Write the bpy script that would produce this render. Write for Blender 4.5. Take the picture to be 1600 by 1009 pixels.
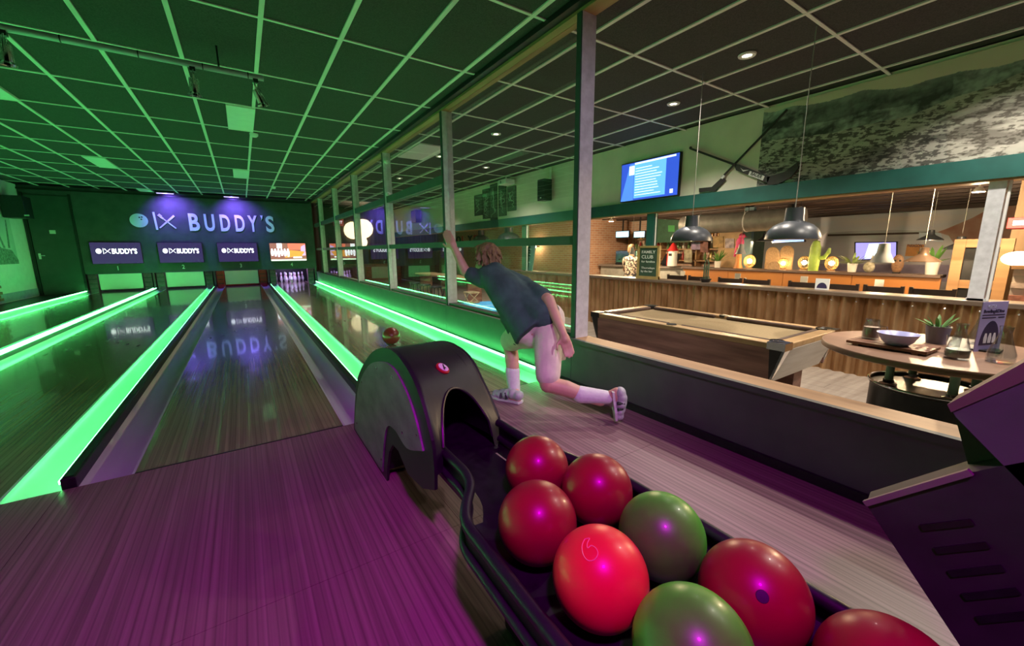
import bpy, bmesh, math, random
from mathutils import Vector, Matrix
import numpy as np
random.seed(7)
sc = bpy.context.scene
for o in list(bpy.data.objects): bpy.data.objects.remove(o)
COL = sc.collection
# ------------------------------------------------------------------ camera
F, YAW, PIT, ROLL, CAMZ = 625.0, math.radians(33.56), math.radians(10.3), math.radians(-.35), 1.167
_fw = np.array([math.sin(YAW)*math.cos(PIT), math.cos(YAW)*math.cos(PIT), -math.sin(PIT)])
_rt = np.array([math.cos(YAW), -math.sin(YAW), 0]); _up = np.cross(_rt, _fw)
_rt = _rt*math.cos(ROLL)+_up*math.sin(ROLL); _up = np.cross(_rt, _fw)
cd = bpy.data.cameras.new('camera'); cam = bpy.data.objects.new('camera', cd); COL.objects.link(cam)
cd.sensor_fit = 'HORIZONTAL'; cd.sensor_width = 36; cd.lens = F/1600*36; cd.clip_start = .02
cam.matrix_world = Matrix(((_rt[0], _up[0], -_fw[0], 0), (_rt[1], _up[1], -_fw[1], 0), (_rt[2], _up[2], -_fw[2], CAMZ), (0, 0, 0, 1)))
sc.camera = cam
CP = np.array([0, 0, CAMZ])
def ray(px, py): return _rt*(px-800)/F - _up*(py-504.5)/F + _fw
def onx(px, py, x): d = ray(px, py); return Vector(CP+d*(x/d[0]))
def ony(px, py, y): d = ray(px, py); return Vector(CP+d*(y/d[1]))
def onz(px, py, z): d = ray(px, py); return Vector(CP+d*((z-CAMZ)/d[2]))
# ------------------------------------------------------------------ world, exposure
sc.view_settings.view_transform = 'Standard'; sc.view_settings.look = 'None'
sc.view_settings.gamma = 1; sc.view_settings.use_curve_mapping = False
sc.view_settings.exposure = 0.35
W = bpy.data.worlds.new('dim_interior'); sc.world = W; W.use_nodes = True
W.node_tree.nodes['Background'].inputs[0].default_value = (.35, .38, .5, 1)
W.node_tree.nodes['Background'].inputs[1].default_value = 0
# ------------------------------------------------------------------ lights (the lamps of the place)
def lamp(kind, name, loc, color, power, size=.1, target=None, cone=None, blend=.6, sx=None, sy=None):
    l = bpy.data.lights.new(name, kind); o = bpy.data.objects.new(name, l); COL.objects.link(o)
    o.location = loc; l.color = color; l.energy = power
    if kind == 'AREA':
        l.shape = 'RECTANGLE'; l.size = sx or size; l.size_y = sy or size
    else: l.shadow_soft_size = size
    if kind == 'SPOT': l.spot_size = math.radians(cone or 90); l.spot_blend = blend
    if target is not None:
        o.rotation_euler = (Vector(target)-Vector(loc)).to_track_quat('-Z', 'Y').to_euler()
    return o
GREEN = (.10, 1, .22); PURP = (.42, .12, 1); MAG = (.85, .10, 1); WARM = (1, .72, .42); WHITE = (1, .9, .78)
LED_S = 27.0; DL_W = 150
# lamps over the seating area behind the camera: they make the violet floor, the highlights on the balls and the pale post fronts
lamp('SPOT', 'approach_spot_offscreen', (-.1, -.6, 2.9), (.70, .0, .80), 290, .1, (.15, 1.0, 0), 84, 1)
lamp('SPOT', 'seating_lamp_offscreen', (.5, -1.6, 2.8), (.95, .80, 1), 200, .12, (2.1, 2.4, 1.2), 46, .9)
# blacklights over the masking wall (fixtures at the ceiling in view)
for x in (-1.75, -.1): lamp('SPOT', 'blacklight', (x, 16.25, 2.9), (.22, .1, 1), 170, .06, (x+.1, 16.8, 2.35), 120, 1)
# lamps inside the pits: violet at the standing pins, red at pit three
for x in (-3.17, -1.625, -.075, 1.475): lamp('POINT', 'pit_lamp', (x, 17.25, .72), (.62, .42, 1) if x > 1 else ((1, .05, .08) if x > -1 else (.5, .5, .9)), 30 if x > 1 else 4, .04)
# downlights of the pool room: those seen in the ceiling, then the next ones of the same kind beyond the frame
DL = [(4.23, 2.27), (4.78, 3.45), (3.57, 5.81), (4.74, 8.16), (3.44, 7.72), (3.55, 10.51), (4.70, 12.78)]
for x, y in DL: lamp('SPOT', 'downlight_lamp', (x, y, 2.96), WHITE, DL_W, .05, (x, y, 0), 130, .8)
for nm, x, y in [('downlight_table_offscreen', 3.6, .3), ('downlight_wall_offscreen', 5.2, .6), ('downlight_end_offscreen', 4.3, -.6)]: lamp('SPOT', nm, (x, y, 2.96), WHITE, DL_W, .05, (x, y, 0), 130, .8)
# ------------------------------------------------------------------ materials
def M(name, base, rough=.5, metal=0, emit=None, es=0, coat=0, var=0, scale=8, stretch=(1, 1, 1), bump=0, c2=None, spec=.5, trans=0, alpha=1):
    m = bpy.data.materials.new(name); m.use_nodes = True; nt = m.node_tree; b = nt.nodes['Principled BSDF']
    def S(k, v):
        if k in b.inputs: b.inputs[k].default_value = v
    S('Base Color', (*base, 1)); S('Roughness', rough); S('Metallic', metal); S('Coat Weight', coat); S('Coat Roughness', .05)
    S('Specular IOR Level', spec); S('Transmission Weight', trans); S('Alpha', alpha)
    if emit: S('Emission Color', (*emit, 1)); S('Emission Strength', es)
    if var or bump or c2:
        tc = nt.nodes.new('ShaderNodeTexCoord'); mp = nt.nodes.new('ShaderNodeMapping'); mp.inputs['Scale'].default_value = stretch
        nz = nt.nodes.new('ShaderNodeTexNoise'); nz.inputs['Scale'].default_value = scale; nz.inputs['Detail'].default_value = 5
        nt.links.new(tc.outputs['Object'], mp.inputs[0]); nt.links.new(mp.outputs[0], nz.inputs['Vector'])
        if var or c2:
            cr = nt.nodes.new('ShaderNodeValToRGB'); cr.color_ramp.elements[0].position = .32; cr.color_ramp.elements[1].position = .68
            lo = c2 if c2 else tuple(max(0, c*(1-var)) for c in base); hi = base if c2 else tuple(min(1, c*(1+var)) for c in base)
            cr.color_ramp.elements[0].color = (*lo, 1); cr.color_ramp.elements[1].color = (*hi, 1)
            nt.links.new(nz.outputs['Fac'], cr.inputs[0]); nt.links.new(cr.outputs[0], b.inputs['Base Color'])
        if bump:
            bp = nt.nodes.new('ShaderNodeBump'); bp.inputs['Strength'].default_value = bump; bp.inputs['Distance'].default_value = .01
            nt.links.new(nz.outputs['Fac'], bp.inputs['Height']); nt.links.new(bp.outputs[0], b.inputs['Normal'])
    return m
def brick_mat(name, c1, c2, mortar, axis='x', sc_=1.0):
    m = bpy.data.materials.new(name); m.use_nodes = True; nt = m.node_tree; b = nt.nodes['Principled BSDF']; b.inputs['Roughness'].default_value = .85
    tc = nt.nodes.new('ShaderNodeTexCoord'); sp = nt.nodes.new('ShaderNodeSeparateXYZ'); cb = nt.nodes.new('ShaderNodeCombineXYZ')
    nt.links.new(tc.outputs['Object'], sp.inputs[0]); nt.links.new(sp.outputs['Y' if axis == 'x' else 'X'], cb.inputs[0]); nt.links.new(sp.outputs['Z'], cb.inputs[1])
    br = nt.nodes.new('ShaderNodeTexBrick'); br.inputs['Scale'].default_value = sc_; br.inputs['Brick Width'].default_value = .21; br.inputs['Row Height'].default_value = .065; br.inputs['Mortar Size'].default_value = .008
    br.inputs['Color1'].default_value = (*c1, 1); br.inputs['Color2'].default_value = (*c2, 1); br.inputs['Mortar'].default_value = (*mortar, 1)
    nt.links.new(cb.outputs[0], br.inputs['Vector']); nt.links.new(br.outputs['Color'], b.inputs['Base Color'])
    bp = nt.nodes.new('ShaderNodeBump'); bp.inputs['Strength'].default_value = .4; bp.invert = True; nt.links.new(br.outputs['Fac'], bp.inputs['Height']); nt.links.new(bp.outputs[0], b.inputs['Normal'])
    return m
def glass_mat(name, tint=(1, 1, 1), ior=1.45, rough=.0):
    m = bpy.data.materials.new(name); m.use_nodes = True; nt = m.node_tree
    out = nt.nodes['Material Output']; nt.nodes.remove(nt.nodes['Principled BSDF'])
    t = nt.nodes.new('ShaderNodeBsdfTransparent'); t.inputs[0].default_value = (*tint, 1)
    g = nt.nodes.new('ShaderNodeBsdfGlossy'); g.inputs['Roughness'].default_value = rough
    fr = nt.nodes.new('ShaderNodeFresnel'); ge = nt.nodes.new('ShaderNodeNewGeometry'); mr = nt.nodes.new('ShaderNodeMapRange')
    mr.inputs['To Min'].default_value = ior; mr.inputs['To Max'].default_value = 1/ior; nt.links.new(ge.outputs['Backfacing'], mr.inputs['Value']); nt.links.new(mr.outputs[0], fr.inputs[0]); mx = nt.nodes.new('ShaderNodeMixShader')
    nt.links.new(fr.outputs[0], mx.inputs[0]); nt.links.new(t.outputs[0], mx.inputs[1]); nt.links.new(g.outputs[0], mx.inputs[2]); nt.links.new(mx.outputs[0], out.inputs[0])
    return m
def striped_wood(name, base, dark, rough, coat=0, sx=45):
    # narrow boards running along Y: stretched noise plus thin dark joints
    m = M(name, base, rough, coat=coat, c2=dark, scale=sx, stretch=(1, .012, 1))
    nt = m.node_tree; b = nt.nodes['Principled BSDF']; cr = [n for n in nt.nodes if n.type == 'VALTORGB'][0]
    tc = [n for n in nt.nodes if n.type == 'TEX_COORD'][0]
    wv = nt.nodes.new('ShaderNodeTexWave'); wv.bands_direction = 'X'; wv.inputs['Scale'].default_value = 11.5; wv.inputs['Distortion'].default_value = 0
    r2 = nt.nodes.new('ShaderNodeValToRGB'); r2.color_ramp.elements[0].position = .02; r2.color_ramp.elements[0].color = (.72, .72, .72, 1); r2.color_ramp.elements[1].position = .16; r2.color_ramp.elements[1].color = (1, 1, 1, 1)
    mx = nt.nodes.new('ShaderNodeMix'); mx.data_type = 'RGBA'; mx.blend_type = 'MULTIPLY'; mx.inputs[0].default_value = 1
    nt.links.new(tc.outputs['Object'], wv.inputs['Vector']); nt.links.new(wv.outputs['Fac'], r2.inputs[0])
    nt.links.new(cr.outputs[0], mx.inputs[6]); nt.links.new(r2.outputs[0], mx.inputs[7]); nt.links.new(mx.outputs[2], b.inputs['Base Color'])
    return m
m_approach = striped_wood('approach_laminate', (.33, .21, .21), (.19, .115, .115), .42, 0, 60)
m_lane = striped_wood('lane_laminate', (.36, .27, .18), (.20, .145, .10), .20, .6, 40)
m_black = M('black_plastic', (.012, .012, .014), .38, var=.3, scale=30)
m_satin = M('satin_black', (.014, .014, .017), .42, var=.2, scale=12)
m_gutter = M('gutter_plastic', (.62, .64, .68), .32, var=.12, scale=3, stretch=(1, .2, 1))
m_led = M('green_led', (.2, 1, .3), .4, emit=GREEN, es=LED_S)
m_tile = M('dark_ceiling_tile', (.055, .052, .051), .95, var=.3, scale=90, bump=.2)
m_tbar = M('ceiling_bar_white', (.75, .74, .70), .5, var=.04, scale=5)
m_darkwall = M('dark_wall_paint', (.075, .08, .082), .75, var=.15, scale=4, bump=.05)
m_lowwall = M('dark_grey_paint', (.085, .09, .087), .6, var=.1, scale=6)
m_cream = M('cream_wall_paint', (.74, .68, .56), .8, var=.06, scale=3, bump=.04)
m_white = M('white_paint', (.8, .8, .78), .5, var=.04, scale=6)
m_teal = M('teal_beam_paint', (.014, .10, .088), .55, var=.15, scale=5)
m_steel = M('galvanised_post', (.62, .62, .66), .5, .1, var=.12, scale=20)
m_chrome = M('chrome', (.8, .8, .82), .12, 1, var=.05, scale=10)
m_brownwood = M('header_wood', (.42, .24, .11), .55, c2=(.28, .15, .065), scale=12, stretch=(1, .1, 1))
m_glass = glass_mat('window_glass', (.96, .99, .97), 1.5)
m_clear = glass_mat('clear_glass', (.84, .87, .89), 1.75, .03)
m_floor2 = M('grey_plank', (.40, .34, .28), .45, c2=(.26, .21, .17), scale=14, stretch=(.08, 1, 1))
m_brick = brick_mat('warm_brick', (.50, .26, .15), (.40, .19, .11), (.50, .40, .32))
m_brick2 = brick_mat('pale_brick', (.62, .42, .32), (.55, .33, .25), (.6, .52, .45))
m_brickY = brick_mat('end_brick', (.46, .25, .15), (.36, .18, .11), (.45, .36, .28), axis='y')
m_plankwall = M('dark_plank_wall', (.14, .09, .055), .6, c2=(.07, .045, .03), scale=10, stretch=(1, 1, .05))
m_signlet = M('sign_letter', (.85, .88, .92), .4, var=.02, scale=4)
m_signball = M('sign_ball', (.78, .88, .90), .4, var=.02, scale=4)
m_scr = M('screen_navy', (.01, .01, .02), .25, emit=(.035, .02, .09), es=1, var=.1, scale=2)
m_scrw = M('screen_white', (.8, .8, .8), .4, emit=(.95, .93, 1), es=1.6, var=.02, scale=3)
m_board = M('pin_board', (.80, .84, .80), .45, var=.05, scale=2)
m_red = M('red_plastic', (.45, .02, .02), .4, var=.15, scale=10)
m_darkred = M('dark_pillar', (.12, .04, .07), .5, var=.4, scale=12)
m_pin = M('pin_white', (.85, .85, .85), .25, var=.03, scale=8)
def E_(name, c, s): return M(name, tuple(min(1, x) for x in c), .5, emit=c, es=s, var=.05, scale=6)
# ------------------------------------------------------------------ mesh helpers
ORIG = {}
def tag(o, label=None, cat=None, group=None, kind=None):
    if label: o['label'] = label
    if cat: o['category'] = cat
    if group: o['group'] = group
    if kind: o['kind'] = kind
    return o
def thing(name, loc, label=None, cat=None, group=None, kind=None):
    o = bpy.data.objects.new(name, None); COL.objects.link(o); o.location = loc; o.empty_display_size = .1
    ORIG[o] = Vector(loc); return tag(o, label, cat, group, kind)
def frame(ax, up=None):
    ax = Vector(ax).normalized(); u = Vector(up) if up else (Vector((0, 0, 1)) if abs(ax.z) < .9 else Vector((1, 0, 0)))
    a = ax.cross(u).normalized(); b = a.cross(ax).normalized() * 1
    return a, b, ax
class MB:
    def __init__(s): s.v = []; s.f = []
    def add(s, vs, fs):
        n = len(s.v); s.v += [Vector(v) for v in vs]; s.f += [tuple(i+n for i in f) for f in fs]; return s
    def box(s, lo, hi):
        x0, y0, z0 = lo; x1, y1, z1 = hi
        return s.add([(x0, y0, z0), (x1, y0, z0), (x1, y1, z0), (x0, y1, z0), (x0, y0, z1), (x1, y0, z1), (x1, y1, z1), (x0, y1, z1)],
                     [(3, 2, 1, 0), (4, 5, 6, 7), (0, 1, 5, 4), (1, 2, 6, 5), (2, 3, 7, 6), (3, 0, 4, 7)])
    def bev(s, lo, hi, b=.01, n=2):
        bm = bmesh.new(); bmesh.ops.create_cube(bm, size=1)
        for v in bm.verts: v.co = Vector([(lo[i]+hi[i])/2 + v.co[i]*(hi[i]-lo[i]) for i in range(3)])
        bmesh.ops.bevel(bm, geom=bm.edges[:], offset=b, segments=n, profile=.5, affect='EDGES')
        bm.verts.index_update(); s.add([v.co.copy() for v in bm.verts], [[v.index for v in f.verts] for f in bm.faces]); bm.free(); return s
    def bar(s, p0, p1, w, h, up=(0, 0, 1)):      # box bar from p0 to p1
        p0, p1 = Vector(p0), Vector(p1); a, b, c = frame(p1-p0, up)
        q = [(-w/2, -h/2), (w/2, -h/2), (w/2, h/2), (-w/2, h/2)]
        return s.add([p0+a*i+b*j for i, j in q]+[p1+a*i+b*j for i, j in q], [(0, 1, 2, 3), (7, 6, 5, 4), (0, 4, 5, 1), (1, 5, 6, 2), (2, 6, 7, 3), (3, 7, 4, 0)])
    def cyl(s, p0, p1, r0, r1=None, n=16, cap=True):
        r1 = r0 if r1 is None else r1; p0, p1 = Vector(p0), Vector(p1); a, b, c = frame(p1-p0)
        vs = []
        for p, r in ((p0, r0), (p1, r1)):
            vs += [p+a*(r*math.cos(2*math.pi*i/n))+b*(r*math.sin(2*math.pi*i/n)) for i in range(n)]
        fs = [(i, (i+1) % n, n+(i+1) % n, n+i) for i in range(n)]
        if cap: fs += [tuple(range(n))[::-1], tuple(range(n, 2*n))]
        return s.add(vs, fs)
    def tube(s, path, r, n=8, closed=False):
        path = [Vector(p) for p in path]; k = len(path); vs = []
        R = r if isinstance(r, (list, tuple)) else [r]*k
        for i, p in enumerate(path):
            d = (path[(i+1) % k]-path[i-1]) if (closed or 0 < i < k-1) else (path[1]-path[0] if i == 0 else path[-1]-path[-2])
            a, b, c = frame(d); vs += [p+a*(R[i]*math.cos(2*math.pi*j/n))+b*(R[i]*math.sin(2*math.pi*j/n)) for j in range(n)]
        fs = [(i*n+j, i*n+(j+1) % n, ((i+1) % k)*n+(j+1) % n, ((i+1) % k)*n+j) for i in range(k if closed else k-1) for j in range(n)]
        if not closed: fs += [tuple(range(n))[::-1], tuple(range((k-1)*n, k*n))]
        return s.add(vs, fs)
    def lathe(s, prof, c=(0, 0, 0), n=24, ax=(0, 0, 1), up=None, cap=True):
        c = Vector(c); a, b, d = frame(ax, up); k = len(prof); vs = []
        for r, z in prof: vs += [c+d*z+a*(r*math.cos(2*math.pi*j/n))+b*(r*math.sin(2*math.pi*j/n)) for j in range(n)]
        fs = [(i*n+j, i*n+(j+1) % n, (i+1)*n+(j+1) % n, (i+1)*n+j) for i in range(k-1) for j in range(n)]
        if cap:
            if prof[0][0] > 1e-4: fs.append(tuple(range(n))[::-1])
            if prof[-1][0] > 1e-4: fs.append(tuple(range((k-1)*n, k*n)))
        return s.add(vs, fs)
    def sph(s, c, r, n=20, m=12, rot=None):
        c = Vector(c); r = (r, r, r) if not isinstance(r, (tuple, list)) else r; vs = []
        for i in range(m+1):
            t = math.pi*i/m
            for j in range(n):
                p = 2*math.pi*j/n; q = Vector((r[0]*math.sin(t)*math.cos(p), r[1]*math.sin(t)*math.sin(p), r[2]*math.cos(t)))
                vs.append(c+(rot @ q if rot else q))
        return s.add(vs, [(i*n+j, (i+1)*n+j, (i+1)*n+(j+1) % n, i*n+(j+1) % n) for i in range(m) for j in range(n)])
    def prism(s, pts, d):                         # planar polygon (3D points) extruded by d
        pts = [Vector(p) for p in pts]; d = Vector(d); n = len(pts)
        return s.add(pts+[p+d for p in pts], [tuple(range(n))[::-1], tuple(range(n, 2*n))]+[(i, (i+1) % n, n+(i+1) % n, n+i) for i in range(n)])
    def quad(s, a, b, c, d): return s.add([a, b, c, d], [(0, 1, 2, 3)])
    def sheet(s, rows):                            # grid of points
        n = len(rows[0]); vs = [p for r in rows for p in r]
        return s.add(vs, [(i*n+j, i*n+j+1, (i+1)*n+j+1, (i+1)*n+j) for i in range(len(rows)-1) for j in range(n-1)])
    def build(s, name, mat, parent=None, smooth=False, loc=None):
        if parent is not None: o0 = ORIG[parent]
        elif loc is not None: o0 = Vector(loc)
        else:
            xs = [v.x for v in s.v]; ys = [v.y for v in s.v]; o0 = Vector(((min(xs)+max(xs))/2, (min(ys)+max(ys))/2, min(v.z for v in s.v)))
        me = bpy.data.meshes.new(name); me.from_pydata([v-o0 for v in s.v], [], s.f); me.validate()
        bm = bmesh.new(); bm.from_mesh(me); bmesh.ops.remove_doubles(bm, verts=bm.verts, dist=1e-5); bmesh.ops.recalc_face_normals(bm, faces=bm.faces)
        if smooth:
            for f in bm.faces: f.smooth = True
            for e in bm.edges:
                if len(e.link_faces) == 2 and e.calc_face_angle(0) > .7: e.smooth = False
        bm.to_mesh(me); bm.free(); me.materials.append(mat)
        o = bpy.data.objects.new(name, me); COL.objects.link(o)
        if parent is not None: o.parent = parent
        else: o.location = o0
        ORIG[o] = o0; return o
def inst(o, loc, parent=None, rotz=0, label=None, cat=None, group=None):   # copy of a thing and its parts
    c = o.copy(); COL.objects.link(c); c.location = loc; c.rotation_euler.z = rotz
    if parent is not None: c.parent = parent
    if label: c['label'] = label
    for ch in o.children:
        d = ch.copy(); COL.objects.link(d); d.parent = c
        for g in ch.children:
            e = g.copy(); COL.objects.link(e); e.parent = d
    ORIG[c] = Vector(loc); return c
def text_geo(txt, h, depth, bold=0, xs=1.0, spacing=1.0):   # flat lettering as solid mesh, local x right, y up, z toward reader
    cu = bpy.data.curves.new('lettering', 'FONT'); cu.body = txt; cu.size = 1; cu.extrude = .5; cu.offset = bold; cu.space_character = spacing; cu.resolution_u = 4
    o = bpy.data.objects.new('lettering', cu); COL.objects.link(o); bpy.context.view_layer.update()
    me = o.to_mesh(); vs = [v.co.copy() for v in me.vertices]; fs = [tuple(p.vertices) for p in me.polygons]; o.to_mesh_clear()
    bpy.data.objects.remove(o); bpy.data.curves.remove(cu)
    x0 = min(v.x for v in vs); x1 = max(v.x for v in vs); y0 = min(v.y for v in vs); y1 = max(v.y for v in vs)
    k = h/.73
    return [Vector(((v.x-x0)*k*xs, v.y*k, (v.z+.5)*depth)) for v in vs], fs, (x1-x0)*k*xs
def put_text(mb, txt, o, R, U, h, depth=.004, bold=0, xs=1.0, width=None, align='L', spacing=1.0):
    vs, fs, w = text_geo(txt, h, depth, bold, xs, spacing); k = 1
    if width: k = width/w; w = width
    off = 0 if align == 'L' else -w/2
    R = Vector(R).normalized(); U = Vector(U).normalized(); N = R.cross(U)
    mb.add([Vector(o)+R*(v.x*k+off)+U*v.y+N*v.z for v in vs], fs); return mb
def spline(pts, n):
    pts = [Vector(p) for p in pts]; P = [pts[0]*2-pts[1]]+pts+[pts[-1]*2-pts[-2]]; out = []
    for i in range(1, len(P)-2):
        for k in range(n):
            t = k/n; out.append(.5*((2*P[i])+(P[i+1]-P[i-1])*t+(2*P[i-1]-5*P[i]+4*P[i+1]-P[i+2])*t*t+(3*P[i]-P[i-1]-3*P[i+1]+P[i+2])*t**3))
    return out+[pts[-1]]
def resample(pts, n):
    d = [0]
    for a, b in zip(pts, pts[1:]): d.append(d[-1]+(b-a).length)
    out = []
    for i in range(n):
        t = d[-1]*i/(n-1); k = max(j for j in range(len(d)) if d[j] <= t+1e-9); k = min(k, len(pts)-2)
        out.append(pts[k].lerp(pts[k+1], (t-d[k])/max(1e-9, d[k+1]-d[k])))
    return out
def remeshed(mb, name, mat, parent, voxel, smooth=4):
    me = bpy.data.meshes.new('tmp'); me.from_pydata(mb.v, [], mb.f); t = bpy.data.objects.new('tmp', me); COL.objects.link(t)
    r = t.modifiers.new('r', 'REMESH'); r.mode = 'VOXEL'; r.voxel_size = voxel
    s = t.modifiers.new('s', 'SMOOTH'); s.factor = .5; s.iterations = smooth
    dg = bpy.context.evaluated_depsgraph_get(); ev = t.evaluated_get(dg); m2 = bpy.data.meshes.new_from_object(ev)
    bpy.data.objects.remove(t); o0 = ORIG[parent]
    for v in m2.vertices: v.co -= o0
    for p in m2.polygons: p.use_smooth = True
    m2.materials.clear(); m2.materials.append(mat); o = bpy.data.objects.new(name, m2); COL.objects.link(o); o.parent = parent; ORIG[o] = o0; return o
def limb(mb, p0, p1, r0, r1, n=14):
    p0, p1 = Vector(p0), Vector(p1); mb.cyl(p0, p1, r0, r1, n); mb.sph(p0, r0, n, 8); mb.sph(p1, r1, n, 8); return mb
X, Y, Z = Vector((1, 0, 0)), Vector((0, 1, 0)), Vector((0, 0, 1))
# ================================================================== STRUCTURE
ZF = -.33; YF = 2.77; YB = 16.8; X0 = -.0755; LP = 1.55; HW = .527; GW = .22; XW = 6.0
apr = thing('floor', (0, 0, ZF), kind='structure')
MB().box((-4.9, -3.2, ZF), (2.28, YF-.004, -.012)).build('approach_slab', m_black, apr)
xs = [-4.9, -2.5, -.875, .675, 2.28]; ysj = [-3.2, -1.28, .07, 1.42, YF-.006]
for i in range(4):
    for j in range(4):
        MB().box((xs[i]+.001, ysj[j]+.001, -.012), (xs[i+1]-.001, ysj[j+1]-.001, 0)).build('approach_panel', m_approach, apr)
# room floor planks
fl2 = thing('floor_room', (4, 3, ZF), kind='structure')
MB().box((2.28, -3.2, ZF-.05), (14, 20, ZF-.012)).build('subfloor', m_black, fl2)
proto = None; k = 0
for r in range(22):
    x0 = 2.3+r*.19
    yy = -3.2+(r % 3)*-.5
    while yy < 8.6:
        y1 = min(yy+1.6, 8.6)
        MB().box((x0+.0015, max(yy, -3.2)+.0015, ZF-.012), (x0+.1885, y1-.0015, ZF)).build('plank', m_floor2, fl2); yy += 1.6
MB().box((2.3, 8.6, ZF-.012), (14, 20, ZF)).build('floor_field', m_floor2, fl2)
MB().box((6.48, -3.2, ZF-.012), (14, 8.6, ZF)).build('floor_field', m_floor2, fl2)
# masking wall at the lane ends, with openings for the four pits
wb = thing('wall_back', (-1.2, YB, 0), kind='structure')
MB().box((-4.9, YB, .54), (2.3, YB+.06, 3.0)).build('upper_wall', m_darkwall, wb)
tag(MB().box((-4.9, YB, ZF), (-3.99, YB+.06, .54)).build('wall_lower', m_darkwall, None), kind='structure')
tag(MB().box((-4.9, 19.0, ZF), (2.3, 19.06, 3.0)).build('wall_pit', m_black, None), kind='structure')
tag(MB().box((2.24, YB+.06, ZF), (2.3, 19.0, 3.0)).build('wall_return', m_darkwall, None), kind='structure')
tag(MB().box((-4.9, YB-.05, 2.88), (2.24, YB, 2.93)).build('trim_3', m_black, None), kind='structure')
for i in range(5):
    xp = X0+LP*(i-2.5)
    tag(MB().box((xp-.022 if i else -3.95, YB+.07, .06), (xp+.022 if i < 4 else 2.24, 18.95, .54)).build('wall_divider', m_darkred, None), kind='structure')
wl = thing('wall_left', (-4.9, 8, 0), kind='structure')
MB().box((-4.96, 9.5, ZF), (-4.9, YB+.06, 3.0)).build('plaster', m_white, wl)
MB().box((-4.96, -3.2, ZF), (-4.9, 9.5, 3.0)).build('plaster', m_white, wl)
MB().box((-4.9, 9.5, 0), (-4.885, YB-.02, .2)).build('skirting', M('skirting_blue', (.35, .38, .5), .5, var=.1), wl)
m_lb = M('old_brick', (.34, .17, .11), .85, var=.3, scale=20, bump=.3)
for r in range(14):
    for c in range(3):
        y0 = 14.05+c*.225-(r % 2)*.11
        MB().box((-4.9, y0, .05+r*.075), (-4.87, y0+.21, .05+r*.075+.063)).build('brick', m_lb, wl)
MB().box((-4.9, 2.77, ZF), (-3.95, YB, -.02)).build('floor_side', m_black, None).__setitem__('kind', 'structure')
# ceiling: slab, lay-in tiles and white bars
ce = thing('ceiling', (0, 8, 3.0), kind='structure')
MB().box((-4.96, -3.2, 3.03), (6.1, 19.06, 3.08)).build('ceiling_slab', m_black, ce)
tile = None
PAN = [(0.03, 6.5), (-2.36, 11.3), (0.03, 11.3), (-2.36, 6.5), (-2.36, 16.15)]
GX = [2.117-.6*i for i in range(12)]; GY = [.46+1.203*i for i in range(14)]
RX = [2.717+.6*i for i in range(6)]
def tiles(cols, rows):
    global tile
    for x in cols:
        for y in rows:
            if tile is None:
                tile = MB().box((-.282, -.585, .004), (.282, .585, .022)).build('ceiling_tile', m_tile, None, loc=(0, 0, 0)); tile.parent = ce; tile.location = Vector((x+.3, y+.6, 3.0))-ORIG[ce]
            else:
                c = tile.copy(); COL.objects.link(c); c.parent = ce; c.location = Vector((x+.3, y+.6, 3.0))-ORIG[ce]
tiles([g-.6 for g in GX][:11], GY[:13]+[GY[0]-1.203])
tiles(RX[:5]+[2.717-.6+.0], [y for y in GY[:13]]+[GY[0]-1.203])
for g in GX:
    if g > -4.9: MB().box((g-.018, -3, 2.992), (g+.018, YB, 3.006)).build('grid_bar', m_tbar, ce)
for y in GY+[GY[0]-1.203]:
    if y < YB: MB().box((-4.9, y-.014, 2.994), (2.25, y+.014, 3.004)).build('cross_bar', m_tbar, ce)
for g in RX:
    if g < 6: MB().box((g-.018, -3, 2.992), (g+.018, 19, 3.006)).build('grid_bar', m_tbar, ce)
for y in GY+[GY[0]-1.203, GY[-1]+1.203]:
    MB().box((2.42, y-.014, 2.994), (6.0, y+.014, 3.004)).build('cross_bar', m_tbar, ce)
# partition between lanes and room
POST = [2.525, 5.115, 7.75, 10.3, 12.75, 15.35]
lw = thing('wall_partition', (2.37, 6, ZF), kind='structure')
edges = [-3.2, -.2]+POST+[YB]
for a, b in zip(edges, edges[1:]):
    MB().box((2.29, a+.003, ZF), (2.45, b-.003, .40)).build('wall_panel', m_lowwall, lw)
MB().box((2.275, -3.2, .385), (2.31, YB, .42)).build('cap_lip', m_lowwall, lw)
MB().box((2.31, -3.2, .40), (2.47, YB, .42)).build('sill', m_brownwood, lw)
MB().box((2.27, -3.2, 0), (2.29, YB, .05)).build('skirting', m_black, lw)
hb = thing('trim_1', (2.35, 6, 2.92), kind='structure')
MB().box((2.24, -3.2, 2.955), (2.31, YB, 3.0)).build('header_edge', m_black, hb)
MB().box((2.31, -3.2, 2.93), (2.445, YB, 3.0)).build('header_board', m_brownwood, hb)
m_bead = M('dark_bead', (.03, .06, .045), .5, var=.2, scale=9)
for i, y in enumerate(POST):
    p = thing('partition_post', (2.38, y, .42), ['galvanised steel post at the open end of the glazed partition', 'steel partition post touched by the bowler\'s outstretched hand', 'steel partition post with two small round white sensors', 'steel partition post behind the sensor post, towards the pins', 'narrow steel partition post two before the masking wall', 'last steel partition post beside the masking wall'][i], 'post')
    MB().box((2.315, y-.025, .42), (2.455, y+.025, 2.93)).build('steel_section', m_steel, p)
    MB().box((2.305, y-.02, .42), (2.315, y+.03, 2.93)).build('black_bead', m_bead, p)
    if i == 2:
        for zz in (2.2, 2.78): MB().lathe([(0, .05), (.03, .04), (.045, .01), (.045, 0)], (2.38, y-.025, zz), 12, ax=(0, -1, 0)).build('round_sensor', m_white, p, True)
yy = POST+[YB]
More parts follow.
